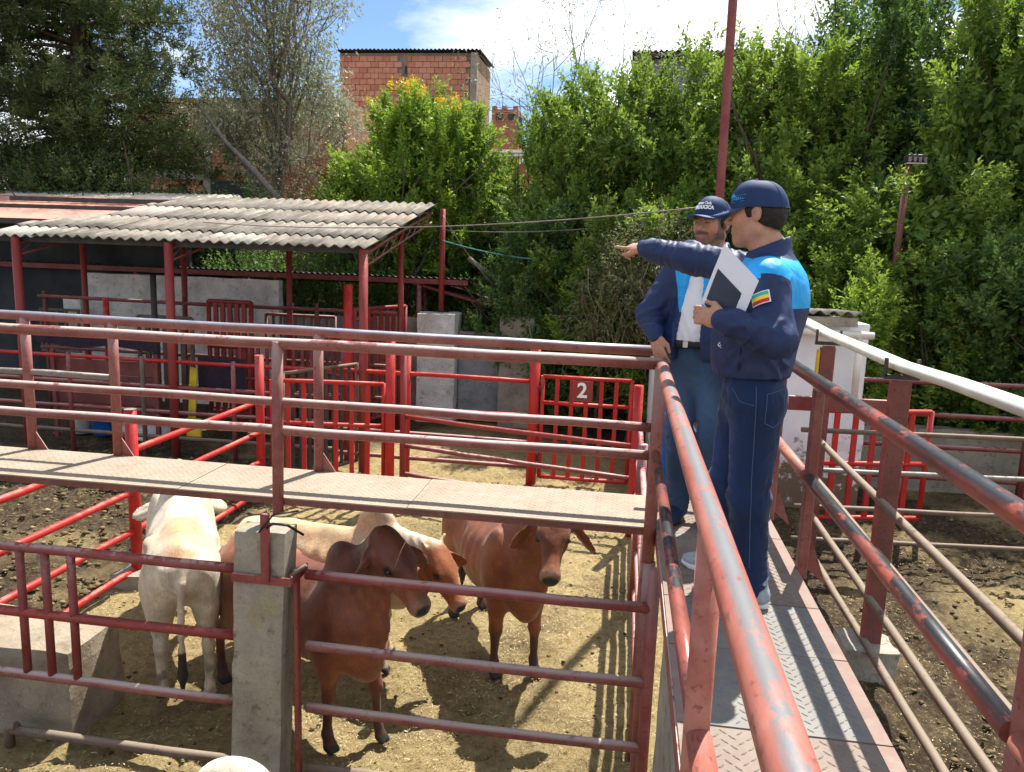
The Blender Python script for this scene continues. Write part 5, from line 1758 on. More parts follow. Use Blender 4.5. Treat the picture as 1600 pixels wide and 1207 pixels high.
# ================================================================== CATTLE
def make_cow(label, loc, heading, head=(1.12, 0.0, 1.30), hdir=(.85, 0, -.55), coat='red', legs=None, scale=1.0, seed=1, hump=1.0,
             ear_drop=.55, horns=False, tagged=False, headcoat=None, h=.0155, neck_r=1.0):
    """zebu: local +x is forward, origin on the ground between the hooves"""
    lg_ = {'fl': 0.0, 'fr': 0.0, 'hl': 0.0, 'hr': 0.0}
    if legs: lg_.update(legs)
    f = Field((-1.35, -.75, -.02), (2.0, .75, 1.75), h)
    A3 = np.eye(3)
    # trunk
    f.ell((.34, 0, .88), (.40, .235, .345), k=.05)
    f.ell((-.08, 0, .84), (.52, .285, .335), k=.10)
    f.ell((-.48, 0, .93), (.42, .245, .275), k=.10)
    f.ell((-.74, 0, .99), (.27, .235, .22), k=.10)
    f.cone((.30, 0, 1.13), (-.45, 0, 1.14), .09, .08, .10)
    f.cone((-.45, 0, 1.14), (-.86, 0, 1.13), .08, .06, .08)
    for s in (-1, 1):
        f.ell((-.47, s * .215, 1.085), (.085, .045, .05), k=.07)          # hip bone
        f.ell((-.94, s * .10, 1.04), (.05, .045, .05), k=.06)            # pin bone
        f.ell((-.70, s * .155, .80), (.215, .105, .30), k=.08)           # thigh
        f.ell((.40, s * .165, .93), (.155, .085, .30), k=.08)            # shoulder
        # flank hollow
        f.ell((-.34, s * .30, 1.0), (.12, .06, .09), k=.08, neg=True)
    # hump, neck, dewlap
    f.ell((.40, 0, 1.28), (.19 * hump, .085 * hump, .20 * hump), axes=[unit((.9, 0, .25)), (0, 1, 0), unit((-.25, 0, .9))], k=.07)
    hd = np.array(head, float); d = unit(hdir)
    side = unit(np.cross(vec(0, 0, 1), d)); up = np.cross(d, side)     # up = out of the forehead
    nk0 = vec(.50, 0, 1.03); thr = hd + d * .11 - up * .15
    f.cone(nk0, hd - up * .05 + d * .02, .225 * neck_r, .112, .08, (0, 1, 0), .70)
    f.cone((.46, 0, 1.18), hd - d * .03 - up * .02, .14, .10, .08, (0, 1, 0), .7)
    mid = (vec(.62, 0, .66) + thr) / 2 + vec(.02, 0, -.05)
    f.cone((.60, 0, .64), mid, .085, .07, .08, (0, 1, 0), .5)
    f.cone(mid, thr, .07, .045, .07, (0, 1, 0), .5)
    f.ell((.60, 0, .74), (.14, .13, .18), k=.08)
    # head
    AX = [d, side, up]
    hs = 1.13
    def H(a, s, u): return hd + hs * (d * a + side * s + up * u)
    def E(p, r, k, neg=False): f.ell(p, np.array(r) * hs, AX, k=k, neg=neg)
    E(H(.06, 0, -.045), (.14, .105, .105), .06)
    E(H(.11, 0, .004), (.155, .090, .066), .05)
    f.cone(H(.10, 0, -.05), H(.37, 0, -.045), .100 * hs, .060 * hs, .05, side, .86)
    f.cone(H(.10, 0, -.13), H(.36, 0, -.085), .062 * hs, .036 * hs, .05)
    E(H(.405, 0, -.052), (.060, .068, .055), .035)
    E(H(.40, 0, -.098), (.05, .045, .022), .03)
    for s in (-1, 1):
        E(H(.150, s * .078, .016), (.055, .030, .022), .03)
        E(H(.12, s * .062, -.105), (.09, .034, .060), .04)
        E(H(.25, s * .088, -.045), (.08, .022, .030), .04, True)
        E(H(.445, s * .034, -.035), (.018, .014, .013), .010, True)
        ed = unit(side * s * .9 + vec(0, 0, -ear_drop) + d * .15)
        e0 = H(.0, s * .095, -.035)
        en = unit(np.cross(ed, up) * s + d * .2)
        wv = unit(np.cross(en, ed))
        f.cone(e0, e0 + ed * .07, .034, .036, .025)
        f.ell(e0 + ed * .175, (.155, .082, .0175), [ed, wv, np.cross(ed, wv)], k=.02)
        if horns:
            f.cone(H(-.05, s * .075, .01), H(-.10, s * .12, .06), .024, .012, .015)
    # legs
    for nm, x0, s in (('fl', .42, 1), ('fr', .42, -1)):
        o = lg_[nm]
        y = s * .155
        f.cone((.40, s * .16, .80), (.42 + o * .4, y, .60), .105, .075, .06)
        f.cone((.42 + o * .4, y, .62), (.43 + o * .75, y, .41), .072, .050, .04)
        f.ell((.435 + o * .75, y, .40), (.050, .046, .055), k=.03)
        f.cone((.43 + o * .75, y, .40), (.42 + o, y, .14), .042, .032, .03)
        f.ell((.425 + o, y, .125), (.042, .040, .040), k=.025)
        f.cone((.42 + o, y, .12), (.455 + o, y, .055), .036, .042, .02)
        for q in (-1, 1):
            f.cone((.45 + o, y + q * .022, .05), (.495 + o, y + q * .026, .022), .033, .026, .008)
    for nm, s in (('hl', 1), ('hr', -1)):
        o = lg_[nm]
        y = s * .155
        f.cone((-.62, s * .17, .82), (-.60 + o * .3, y + s * .01, .66), .16, .115, .07, (0, 1, 0), .7)
        f.cone((-.64 + o * .3, y, .68), (-.84 + o * .8, y, .46), .105, .055, .06, (0, 1, 0), .75)
        f.ell((-.855 + o * .8, y, .455), (.055, .042, .065), k=.03)
        f.cone((-.85 + o * .8, y, .44), (-.82 + o, y, .15), .043, .034, .03)
        f.ell((-.815 + o, y, .13), (.043, .041, .042), k=.025)
        f.cone((-.82 + o, y, .12), (-.785 + o, y, .055), .037, .042, .02)
        for q in (-1, 1):
            f.cone((-.79 + o, y + q * .022, .05), (-.745 + o, y + q * .026, .022), .033, .026, .008)
    # tail
    tl = [(-.95, 0, 1.10), (-1.01, .01, .98), (-1.015, .015, .80), (-1.0, .02, .60), (-.985, .02, .50)]
    for i in range(4):
        f.cone(tl[i], tl[i + 1], .036 - .005 * i, .031 - .005 * i, .02)
    f.cone((-.985, .02, .50), (-.98, .02, .30), .024, .038, .02)
    f.cone((-.98, .02, .30), (-.985, .02, .16), .038, .012, .02)
    V, Q = f.nets()
    V = relax(V, Q, 3, .5)
    N = vnormals(V, Q)
    # soft muscle and rib relief, skin folds on the neck
    rib = np.sin(V[:, 0] * 52 + 2.5 * V[:, 2]) * smooth01(V[:, 0], -.32, -.15) * (1 - smooth01(V[:, 0], .15, .3)) * smooth01(V[:, 2], .72, .85) * (1 - smooth01(V[:, 2], 1.02, 1.1))
    nf = smooth01(V[:, 0], .55, .75) * (1 - smooth01(V[:, 0], .95, 1.05))
    fold = np.sin((V[:, 0] * .8 + V[:, 2] * .5) * 90 + 3 * vnoise(V * 6, seed)) * nf
    V = V + N * (.0035 * rib + .0035 * fold + .010 * fbm(V * 5, seed, 2) * .5)[:, None]
    # coat colours
    n1 = fbm(V * 3.2, seed + 40, 3); n2 = fbm(V * 14, seed + 50, 2)
    z = V[:, 2]; x = V[:, 0]; ay = np.abs(V[:, 1])
    def mixc(C, c, w): return C * (1 - w[:, None]) + np.array(c) * w[:, None]
    if coat == 'red':
        C = np.tile(np.array((.195, .060, .027)), (len(V), 1))
        C = mixc(C, (.085, .024, .016), .6 * smooth01(n1 + 1.0 * smooth01(z, 1.15, 1.4) * (x > .1) * (1 - .7 * smooth01((V - hd) @ d, .1, .3)) - .2, -.1, .6))
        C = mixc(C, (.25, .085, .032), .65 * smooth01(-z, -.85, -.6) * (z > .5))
    elif coat == 'tanred':
        C = np.tile(np.array((.215, .068, .026)), (len(V), 1))
        C = mixc(C, (.12, .035, .017), .6 * smooth01(n1, -.1, .6))
    elif coat == 'cream':
        C = np.tile(np.array((.50, .34, .19)), (len(V), 1))
        C = mixc(C, (.60, .47, .32), .7 * smooth01(n1, -.2, .5))
        C = mixc(C, (.42, .36, .28), .8 * smooth01(x, .42, .7) * smooth01(-x, -1.0, -.8))
    else:
        C = np.tile(np.array((.60, .51, .385)), (len(V), 1))
        C = mixc(C, (.48, .37, .25), .6 * smooth01(n1, -.2, .5))
        patch = smooth01(1 - np.abs(x + .55) / .70 + .35 * n1 + .2 * n2, .2, .9) * smooth01(z + .08 * n1, .95, 1.18) * (1 - .5 * smooth01(ay, .06, .24))
        C = mixc(C, (.50, .28, .13), .75 * patch)
        C = mixc(C, (.42, .35, .25), .6 * smooth01(-z, -.85, -.55))
    if coat in ('red', 'tanred'):
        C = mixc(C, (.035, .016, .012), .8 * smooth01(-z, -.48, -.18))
    else:
        C = mixc(C, (.12, .10, .085), .8 * smooth01(-z, -.55, -.2) * smooth01(n2, -.25, .25))
    if headcoat:
        hm = smooth01((V - hd) @ d, -.14, .02) * (np.linalg.norm(V - H(.15, 0, 0), axis=1) < .5)
        C = mixc(C, headcoat, hm)
    C = mixc(C, (.018, .015, .013), (z < .062) * 1.0)
    tail = (x < -.94) & (z < .48) & (ay < .08)
    C = mixc(C, (.012, .010, .009), tail * .95)
    tm = (x < -.97) & (z >= .48)
    C = mixc(C, C.mean(0) * .85, tm * .4)
    mz = np.linalg.norm(V - H(.445, 0, -.055), axis=1)
    C = mixc(C, (.36, .25, .16), (.35 if coat == 'red' else .6) * (1 - smooth01(mz, .075, .115)))
    C = mixc(C, (.022, .020, .021), 1 - smooth01(mz, .052, .066))
    for s in (-1, 1):
        e = np.linalg.norm(V - H(.172, s * .098, -.014), axis=1)
        C = mixc(C, (.02, .009, .006), .95 * (1 - smooth01(e, .028, .055)))
    C = C * (1 + .16 * n2[:, None])
    V *= scale
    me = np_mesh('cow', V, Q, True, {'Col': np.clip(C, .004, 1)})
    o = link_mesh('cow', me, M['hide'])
    o.location = loc
    o.rotation_euler = (0, 0, heading)
    tag(o, label, 'cow', 'zebu cattle in the pens')
    for s in (-1, 1):
        c = H(.172, s * .094, -.014) * scale
        MB().ball(tuple(c), .021 * scale, 12, 8).build('eye', M['eye'], o)
    if tagged:
        e0 = H(.0, -.095, -.035); ed = unit(side * -.9 + vec(0, 0, -ear_drop) + d * .15)
        c = (e0 + ed * .17 + d * .025) * scale
        MB().path([c, c + d * .008], .026, 12).build('ear_tag', M['yellow'], o)
    return o

def heading(dx, dy): return math.atan2(dy, dx)
make_cow('white zebu with a tan rump seen from behind at the left', (-3.43, 5.55, 0), heading(-.52, .85), head=(1.00, .0, .98), hdir=(.70, .05, -.7), coat='white', seed=3,
         legs={'hl': .06, 'hr': -.04}, ear_drop=.3, scale=1.02)
make_cow('dark red zebu with a tall hump nearest the pipe fence', (-2.05, 4.84, 0), heading(.85, -.50), head=(.76, .05, 1.55), hdir=(.76, -.05, -.56), coat='red', seed=5,
         legs={'fl': .14, 'fr': -.03, 'hl': .05, 'hr': -.12}, hump=1.0, ear_drop=.8, tagged=True, scale=.96)
make_cow('cream zebu with a brown face standing behind the dark red one', (-2.20, 5.72, 0), heading(1.0, -.10), head=(1.00, -.16, 1.17), hdir=(.60, -.30, -.66), coat='cream', seed=7, scale=.90,
         legs={'fl': .0, 'fr': .08, 'hl': -.05, 'hr': .06}, hump=.95, headcoat=(.27, .085, .03), horns=True)
make_cow('reddish brown zebu facing the camera with wide drooping ears', (-.93, 6.08, 0), heading(.50, -.87), head=(.80, .12, 1.44), hdir=(.66, -.34, -.62), coat='tanred', seed=9,
         legs={'fl': .03, 'fr': -.04, 'hl': .0, 'hr': .10}, hump=.95, ear_drop=1.0)
make_cow('white zebu of which only the top of the hump shows at the bottom edge', (-1.72, 2.42, 0), heading(1.0, .1), head=(.95, .0, 1.0), hdir=(.6, 0, -.75), coat='white', seed=13, hump=1.02, scale=.96, h=.02)

# ================================================================== PEOPLE
def frame(F):
    F = unit(F); L = unit(np.cross(vec(0, 0, 1), F)); U = np.cross(F, L)
    return F, L, U

def head_prims(f, c, F, L, U, s=1.0, fat=1.0):
    AX = [F, L, U]
    def H(a, l, u): return c + s * (F * a + L * l + U * u)
    f.ell(H(-.012, 0, .035), np.array((.098, .077, .090)) * s, AX, k=.02)
    f.ell(H(.028, 0, -.035), np.array((.066, .061 * fat, .082)) * s, AX, k=.03)
    for q in (-1, 1):
        f.cone(H(-.01, q * .050 * fat, -.062), H(.060, q * .012, -.103), .028 * s, .021 * s, .03)
        f.ell(H(.052, q * .040, -.022), np.array((.030, .022, .024)) * s, AX, k=.025)     # cheek
        f.ell(H(-.016, q * .079, -.004), np.array((.020, .012, .031)) * s, AX, k=.008)    # ear
        f.ell(H(-.012, q * .0935, .003), np.array((.013, .010, .021)) * s, AX, k=.004, neg=True)
        f.ell(H(-.014, q * .083, .000), np.array((.006, .007, .012)) * s, AX, k=.004)
        f.ell(H(.098, q * .031, .003), np.array((.018, .018, .011)) * s, AX, k=.012, neg=True)  # eye socket
        f.ell(H(.080, q * .031, .003), np.array((.012, .014, .009)) * s, AX, k=.004)            # eyelids
    f.cone(H(.083, -.036, .022), H(.083, .036, .022), .0125 * s, .0125 * s, .010)
    f.cone(H(.088, 0, .016), H(.116, 0, -.026), .0085 * s, .0140 * s, .010)
    for q in (-1, 1):
        f.ell(H(.099, q * .014, -.031), np.array((.011, .009, .009)) * s, AX, k=.006)
    f.cone(H(.090, -.021, -.057), H(.090, .021, -.057), .0070 * s, .0070 * s, .004)
    f.cone(H(.088, -.018, -.070), H(.088, .018, -.070), .0085 * s, .0085 * s, .004)
    f.cone(H(.099, -.022, -.0635), H(.099, .022, -.0635), .0028 * s, .0028 * s, .002, neg=True)
    f.cone(H(.070, 0, -.100), H(.074, 0, -.094), .022 * s, .020 * s, .02)

def hand_prims(f, w, d, n, pose, s=1.0, side=1):
    """w wrist, d direction of the hand, n back-of-hand normal; pose: list of 5 (curl per finger, thumb first)"""
    d = unit(d); n = unit(n - d * (np.asarray(n) @ d)); t = np.cross(n, d) * side     # t points to the thumb side
    pc = w + d * .048
    f.ell(pc, (.055, .042, .018), [d, t, n], k=.012)
    f.cone(w - d * .03, w + d * .02, .029, .030, .02, n, .75)
    for i, (off, ln) in enumerate(((.030, .078), (.010, .086), (-.011, .080), (-.030, .062))):
        cu = pose[i + 1]
        a = w + d * .090 + t * off
        dirs = d; ang = 0
        r = .0098
        for seg in range(3):
            ang += cu * (.8 if seg else .7)
            dv = d * math.cos(ang) - n * math.sin(ang)
            b = a + dv * ln * (.42, .32, .26)[seg]
            f.cone(a, b, r, r * .92, .006)
            a = b; r *= .92
    th = pose[0]
    a = w + d * .022 + t * .030
    dv = unit(d * .75 + t * .75 * (1 - th) - n * .6 * th)
    b = a + dv * .048
    f.cone(a, b, .015, .0125, .012)
    dv2 = unit(d * (.95) + t * .25 * (1 - th) - n * .5 * th - t * .3 * th)
    f.cone(b, b + dv2 * .042, .0125, .0095, .006)

SKIN_A = np.array((.44, .225, .145)); SKIN_B = np.array((.42, .205, .13))

def foot_mesh(ank, toe_dir, mat, solemat, parent, base, name='shoe', L=.285, wid=.052, solet=.028):
    F = unit(vec(toe_dir[0], toe_dir[1], 0)); Lf = np.cross(vec(0, 0, 1), F)
    a = vec(ank[0], ank[1], 1.8) - base
    f = Field(a - .35, a + .35, .0075)
    AX = [F, Lf, vec(0, 0, 1)]
    def P(x, y, z): return a + F * x + Lf * y + vec(0, 0, z)
    f.ell(P(-.03, 0, .055), (.062, .044, .050), AX, k=.03)
    f.ell(P(.06, 0, .045), (.085, .046, .042), AX, k=.04)
    f.ell(P(.135, -.003, .036), (.066, wid * .93, .034), AX, k=.04)
    f.cone(P(-.025, 0, .06), P(-.03, 0, .13), .046, .046, .03)
    f.cone(P(.05, 0, .075), P(.0, 0, .115), .030, .034, .03)
    f.cut((0, 0, -1), P(0, 0, solet * .8))
    f.cut((0, 0, 1), P(0, 0, .145))
    V, Q = f.nets(); V = relax(V, Q, 1, .4)
    o = link_mesh(name, np_mesh(name, V, Q), mat, parent)
    # sole
    out = []
    for i in range(28):
        t = 2 * math.pi * i / 28
        x = .055 + math.cos(t) * L / 2
        wx = wid * (.84 + .2 * math.sin((x + .03) / .25 * 2.2)) * (1 if x > -.02 else .93)
        y = math.copysign(abs(math.sin(t)) ** .75, math.sin(t)) * wx
        out.append((x, y))
    mb = MB()
    n = len(out)
    V = []
    for z, k in ((.002, .97), (.010, 1.02), (solet, 1.02), (solet + .006, .95)):
        for (x, y) in out:
            V.append(P(.055 + (x - .055) * k, y * k, z + (.006 if x > .15 and z < .02 else 0)))
    Fc = []
    for l in range(3):
        for i in range(n):
            j = (i + 1) % n
            Fc.append((l * n + i, l * n + j, (l + 1) * n + j, (l + 1) * n + i))
    mb.add(V, Fc, True)
    mb.f.append(tuple(range(n))[::-1]); mb.sm.append(False)
    mb.f.append(tuple(range(3 * n, 4 * n))); mb.sm.append(False)
    mb.build('sole', solemat, o)
    # laces
    for k in range(3):
        p = P(.055 + k * .022, 0, .088 - k * .011)
        MB().path([p - Lf * .022, p + vec(0, 0, .004), p + Lf * .022], .0035, 5).build('lace', solemat if mat is M['sneaker'] else mat, o)
    return o

def cap(parent, c, F, L, U, s, tilt=0.0):
    """baseball cap: sewn crown, curved visor, top button"""
    F2 = unit(F * math.cos(tilt) - U * math.sin(tilt)); U2 = np.cross(F2, L)
    o0 = c + U2 * .026 * s - F * .008 * s
    n, m = 40, 14
    P = np.zeros((n + 1, m + 1, 3))
    for i in range(n + 1):
        th = 2 * math.pi * i / n
        for j in range(m + 1):
            ph = (j / m) * math.pi / 2
            r = math.cos(ph) ** .70
            zz = math.sin(ph) ** .95
            seam = 1 - .012 * (abs(math.cos(3 * th)) ** 18)
            fx = .1165 if math.cos(th) < 0 else .108
            P[i, j] = o0 + s * (F2 * fx * r * math.cos(th) * seam + L * .0885 * r * math.sin(th) * seam + U2 * (.106 * zz + .006 * math.cos(th) - .002 - .014 * (1 - zz) * max(0, -math.cos(th))))
    mb = MB(); mb.grid(P)
    cp = mb.build('cap', M['cap'], parent)
    # sweatband edge
    ring = [o0 + s * (F2 * (.1165 if math.cos(t) < 0 else .108) * math.cos(t) + L * .0885 * math.sin(t) + U2 * (.006 * math.cos(t) - .002 - .014 * max(0, -math.cos(t)))) for t in np.linspace(0, 2 * math.pi, 41)]
    MB().path(ring, .0016 * s, 6, False).build('band_edge', M['cap'], cp)
    # visor
    nu, nv = 22, 7
    P = np.zeros((nu + 1, nv + 1, 3))
    for i in range(nu + 1):
        u = -1 + 2 * i / nu
        th = u * 1.15
        for j in range(nv + 1):
            v = j / nv
            b = np.array((.106 * math.cos(th), .0875 * math.sin(th)))
            ext = .082 * (1 - abs(u) ** 2.4)
            x = b[0] + ext * v; y = b[1] * (1 + .03 * v)
            zc = -.001 + .006 * math.cos(th) - (ext / .082) * (.010 * v + .034 * (abs(y) / .09) ** 2 * v)
            P[i, j] = o0 + s * (F2 * x + L * y + U2 * zc)
    mb = MB()
    Pb = P - U2 * .005 * s
    a, b = nu + 1, nv + 1
    Fq = [(i * b + j, i * b + j + 1, (i + 1) * b + j + 1, (i + 1) * b + j) for i in range(a - 1) for j in range(b - 1)]
    Vv = np.concatenate([P.reshape(-1, 3), Pb.reshape(-1, 3)]); n0 = a * b
    Fq2 = [tuple(n0 + k for k in q[::-1]) for q in Fq]
    E = []
    for i in range(a - 1):
        E.append((i * b + b - 1, n0 + i * b + b - 1, n0 + (i + 1) * b + b - 1, (i + 1) * b + b - 1))
    mb.add(Vv, Fq + Fq2 + E, True)
    mb.build('visor', M['capvisor'], cp)
    for kk in range(6):
        th = math.pi / 6 + kk * math.pi / 3
        pts = []
        for j in range(m + 1):
            ph = (j / m) * math.pi / 2
            r = math.cos(ph) ** .70; zz = math.sin(ph) ** .95
            fx = .1165 if math.cos(th) < 0 else .108
            pts.append(o0 + s * (F2 * (fx * r + .0004) * math.cos(th) + L * (.0885 * r + .0004) * math.sin(th) + U2 * (.106 * zz + .006 * math.cos(th) - .002 - .014 * (1 - zz) * max(0, -math.cos(th)))))
        MB().path(pts, .0011 * s, 5, False).build('seam', M['capvisor'], cp)
    top = o0 + s * U2 * .105
    MB().ball(tuple(top), (.009 * s, .009 * s, .006 * s), 10, 6).build('button', M['cap'], cp)
    return cp, o0, F2, U2

def wrap_text(cp, body, size, mat, o0, F, L, U, s, th0, z0, bold=.0, skew=0.0, off=.003):
    """lettering sewn on the cap crown: flat letters bent round the crown"""
    cu = bpy.data.curves.new('stitch', 'FONT')
    cu.body = body; cu.size = size; cu.align_x = 'CENTER'; cu.align_y = 'CENTER'; cu.offset = bold; cu.resolution_u = 2
    cu.extrude = .0008; cu.shear = skew
    tmp = bpy.data.objects.new('tmp', cu); COL.objects.link(tmp)
    dg = bpy.context.evaluated_depsgraph_get()
    me = bpy.data.meshes.new_from_object(tmp.evaluated_get(dg))
    bpy.data.objects.remove(tmp); bpy.data.curves.remove(cu)
    n = len(me.vertices)
    co = np.empty(n * 3); me.vertices.foreach_get('co', co); co = co.reshape(-1, 3)
    th = th0 + co[:, 0] / .105
    zz = np.clip((z0 + co[:, 1]) / .106, 0, .98)
    ph = np.arcsin(zz ** (1 / .95)); r = np.cos(ph) ** .70
    e = off + co[:, 2]
    fx = np.where(np.cos(th) < 0, .1115, .108)
    W_ = o0 + s * ((F[None] * ((fx * r + e) * np.cos(th))[:, None]) + L[None] * ((.0885 * r + e) * np.sin(th))[:, None] + U[None] * (z0 + co[:, 1] + .006 * np.cos(th))[:, None])
    me.vertices.foreach_set('co', W_.astype(np.float32).ravel())
    me.materials.clear(); me.materials.append(mat)
    me.update()
    o = bpy.data.objects.new('stitched_lettering', me); COL.objects.link(o); o.parent = cp
    return o

def hair_mesh(parent, c, F, L, U, s):
    f = Field(c - .2, c + .2, .006)
    AX = [F, L, U]
    f.ell(c + s * (-F * .014 + U * .032), np.array((.104, .083, .096)) * s, AX, k=0)
    f.ell(c + s * (-F * .045 - U * .015), np.array((.070, .074, .070)) * s, AX, k=.02)
    for q in (-1, 1):
        f.cone(c + s * (F * .022 + L * q * .073 + U * .03), c + s * (F * .016 + L * q * .071 - U * .012), 0.007 * s, .004 * s, .008)
    f.cut(F, c + s * F * .030)
    f.cut(U, c + s * U * .022)
    f.cut(unit(F * .35 - U), c + s * (-F * .06 - U * .055))
    V, Q = f.nets()
    V = relax(V, Q, 1, .4)
    N = vnormals(V, Q)
    V = V + N * (.0025 * fbm(V * 60, 3, 2))[:, None]
    return link_mesh('hair', np_mesh('hair', V, Q), M['hair'], parent)

def cloth_folds(V, N, seed, amp, centers=(), base=.35):
    """wrinkle relief: broad soft folds plus tight creases near bends"""
    a = fbm(V * np.array((9, 9, 5)), seed, 3)
    r1 = 1 - np.abs(vnoise(V * np.array((16, 16, 11)) + 1.5 * a[:, None], seed + 5)) * 2
    dsp = base * amp * (a * .8 + .5 * r1)
    for (p, rad, ax, fq, am) in centers:
        q = V - np.asarray(p, float)
        w = np.exp(-(q ** 2).sum(1) / (rad * rad))
        ph = (q @ unit(ax)) * fq * .62 + 5.5 * vnoise(V * 7.5, seed + 8)
        dsp = dsp + am * amp * w * (1 - 2 * np.abs(np.sin(ph))) * (.35 + .65 * np.abs(vnoise(V * 9, seed + 11)) * 2)
    return V + N * dsp[:, None]

def make_person(label, base, J, F, HF, skin, scale=1.0, beard=0.0, trouser=(.012, .022, .055), belly=.0, shoes=None):
    """J: joints in world coordinates. Returns body object and frames"""
    base = np.array(base, float)
    J = {k: np.array(v, float) - base for k, v in J.items()}
    F, L, U = frame(F); HFv, HL, HU = frame(HF)
    lo = np.min(list(J.values()), 0) - .33; hi = np.max(list(J.values()), 0) + .33
    f = Field(lo, hi, .0066)
    hc = J['head']
    head_prims(f, hc, HFv, HL, HU, 1.06, 1.04)
    f.cone(hc + 1.06 * (-HFv * .022 - HU * .07), J['neck'], .056, .066, .03)
    # hidden body under the clothes
    ch = J['chest']; pe = J['pelvis']
    f.ell(ch, (.105, .16, .19), [F, L, U], k=.05)
    f.cone(ch, pe, .10, .085, .05)
    f.cone(J['neck'], ch, .07, .10, .05)
    for s in ('L', 'R'):
        f.cone(J['sh' + s], J['el' + s], .044, .036, .02)
        f.cone(J['el' + s], J['wr' + s], .036, .027, .02)
        f.cone(J['hip' + s], J['kn' + s], .060, .045, .03)
        f.cone(J['kn' + s], J['an' + s], .043, .034, .02)
        f.cone(ch, J['sh' + s], .09, .055, .04)
        f.cone(pe, J['hip' + s], .08, .06, .02)
        hd = J['ha' + s]
        hand_prims(f, J['wr' + s], hd, J['hn' + s], J['hp' + s].tolist() if False else HANDPOSE[label][s], 1.0, 1 if s == 'R' else -1)
    V, Q = f.nets()
    V = relax(V, Q, 1, .35)
    C = np.tile(skin, (len(V), 1))
    q = (V - hc) / 1.06
    hx, hy, hz = q @ HFv, q @ HL, q @ HU
    n2 = fbm(V * 40, 4, 2)
    near = np.linalg.norm(q, axis=1) < .17
    def mixc(C, c, w): return C * (1 - w[:, None]) + np.array(c) * w[:, None]
    ruddy = near * (np.exp(-((hx - .06) ** 2 + (np.abs(hy) - .042) ** 2 + (hz + .025) ** 2) / .0012))
    C = mixc(C, skin * np.array((1.15, .80, .75)), .6 * ruddy)
    # brows, lips, eyes, stubble
    brow = near * (hx > .05) * np.exp(-((hz - .022) / .0065) ** 2) * smooth01(-np.abs(np.abs(hy) - .032), -.022, -.012)
    C = mixc(C, (.02, .014, .011), .85 * brow)
    lip = near * (hx > .07) * (np.abs(hy) < .024) * np.exp(-((hz + .063) / .008) ** 2)
    C = mixc(C, (.30, .10, .085), .6 * lip)
    slit = near * (hx > .065) * np.exp(-((hz - .003) / .0036) ** 2) * smooth01(-np.abs(np.abs(hy) - .031), -.016, -.009)
    C = mixc(C, (.02, .013, .012), .9 * slit)
    if beard:
        jaw = near * smooth01(-hz, .036, .052) * smooth01(hx, -.03, .01) * (1 - smooth01(np.linalg.norm(q, axis=1), .15, .17))
        cheek = 1 - .85 * np.exp(-((np.abs(hy) - .043) ** 2) / .0005 - ((hz + .038) ** 2) / .0006)
        must = near * (hx > .07) * np.exp(-((hz + .047) / .007) ** 2) * (np.abs(hy) < .036)
        stub = np.clip(jaw * cheek * (1 - .9 * lip) * (.75 + .4 * n2), 0, 1)
        C = mixc(C, (.035, .024, .018), beard * np.clip(stub + must, 0, 1))
        side_ = near * (np.abs(hy) > .058) * (hx < .045) * (hx > -.005) * (hz < .03) * (hz > -.08)
        C = mixc(C, (.03, .022, .018), beard * .8 * side_)
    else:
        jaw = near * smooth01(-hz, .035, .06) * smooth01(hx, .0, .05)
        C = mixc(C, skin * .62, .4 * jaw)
    earin = near * np.exp(-((hx + .010) / .010) ** 2 - ((hz - .002) / .018) ** 2) * (np.abs(hy) > .072)  # shadow inside the ear, painted into the skin colour
    C = mixc(C, skin * np.array((.62, .45, .42)), .7 * earin)
    C = C * (1 + .07 * n2[:, None])
    me = np_mesh('person', V, Q, True, {'Col': np.clip(C, .004, 1)})
    o = link_mesh('person', me, M['skin'])
    o.location = base
    tag(o, label, 'person')
    return o, J, (F, L, U), (hc, HFv, HL, HU)

HANDPOSE = {}
LA = 'man in a navy and cyan jacket pointing left while holding papers'
LB = 'bearded man in an open navy jacket over a white shirt, hand on the rail'
HANDPOSE[LA] = {'R': (.55, .02, 1.15, 1.25, 1.3), 'L': (.35, .35, .45, .5, .55)}
HANDPOSE[LB] = {'R': (.5, .45, .5, .55, .6), 'L': (.4, .35, .4, .45, .5)}

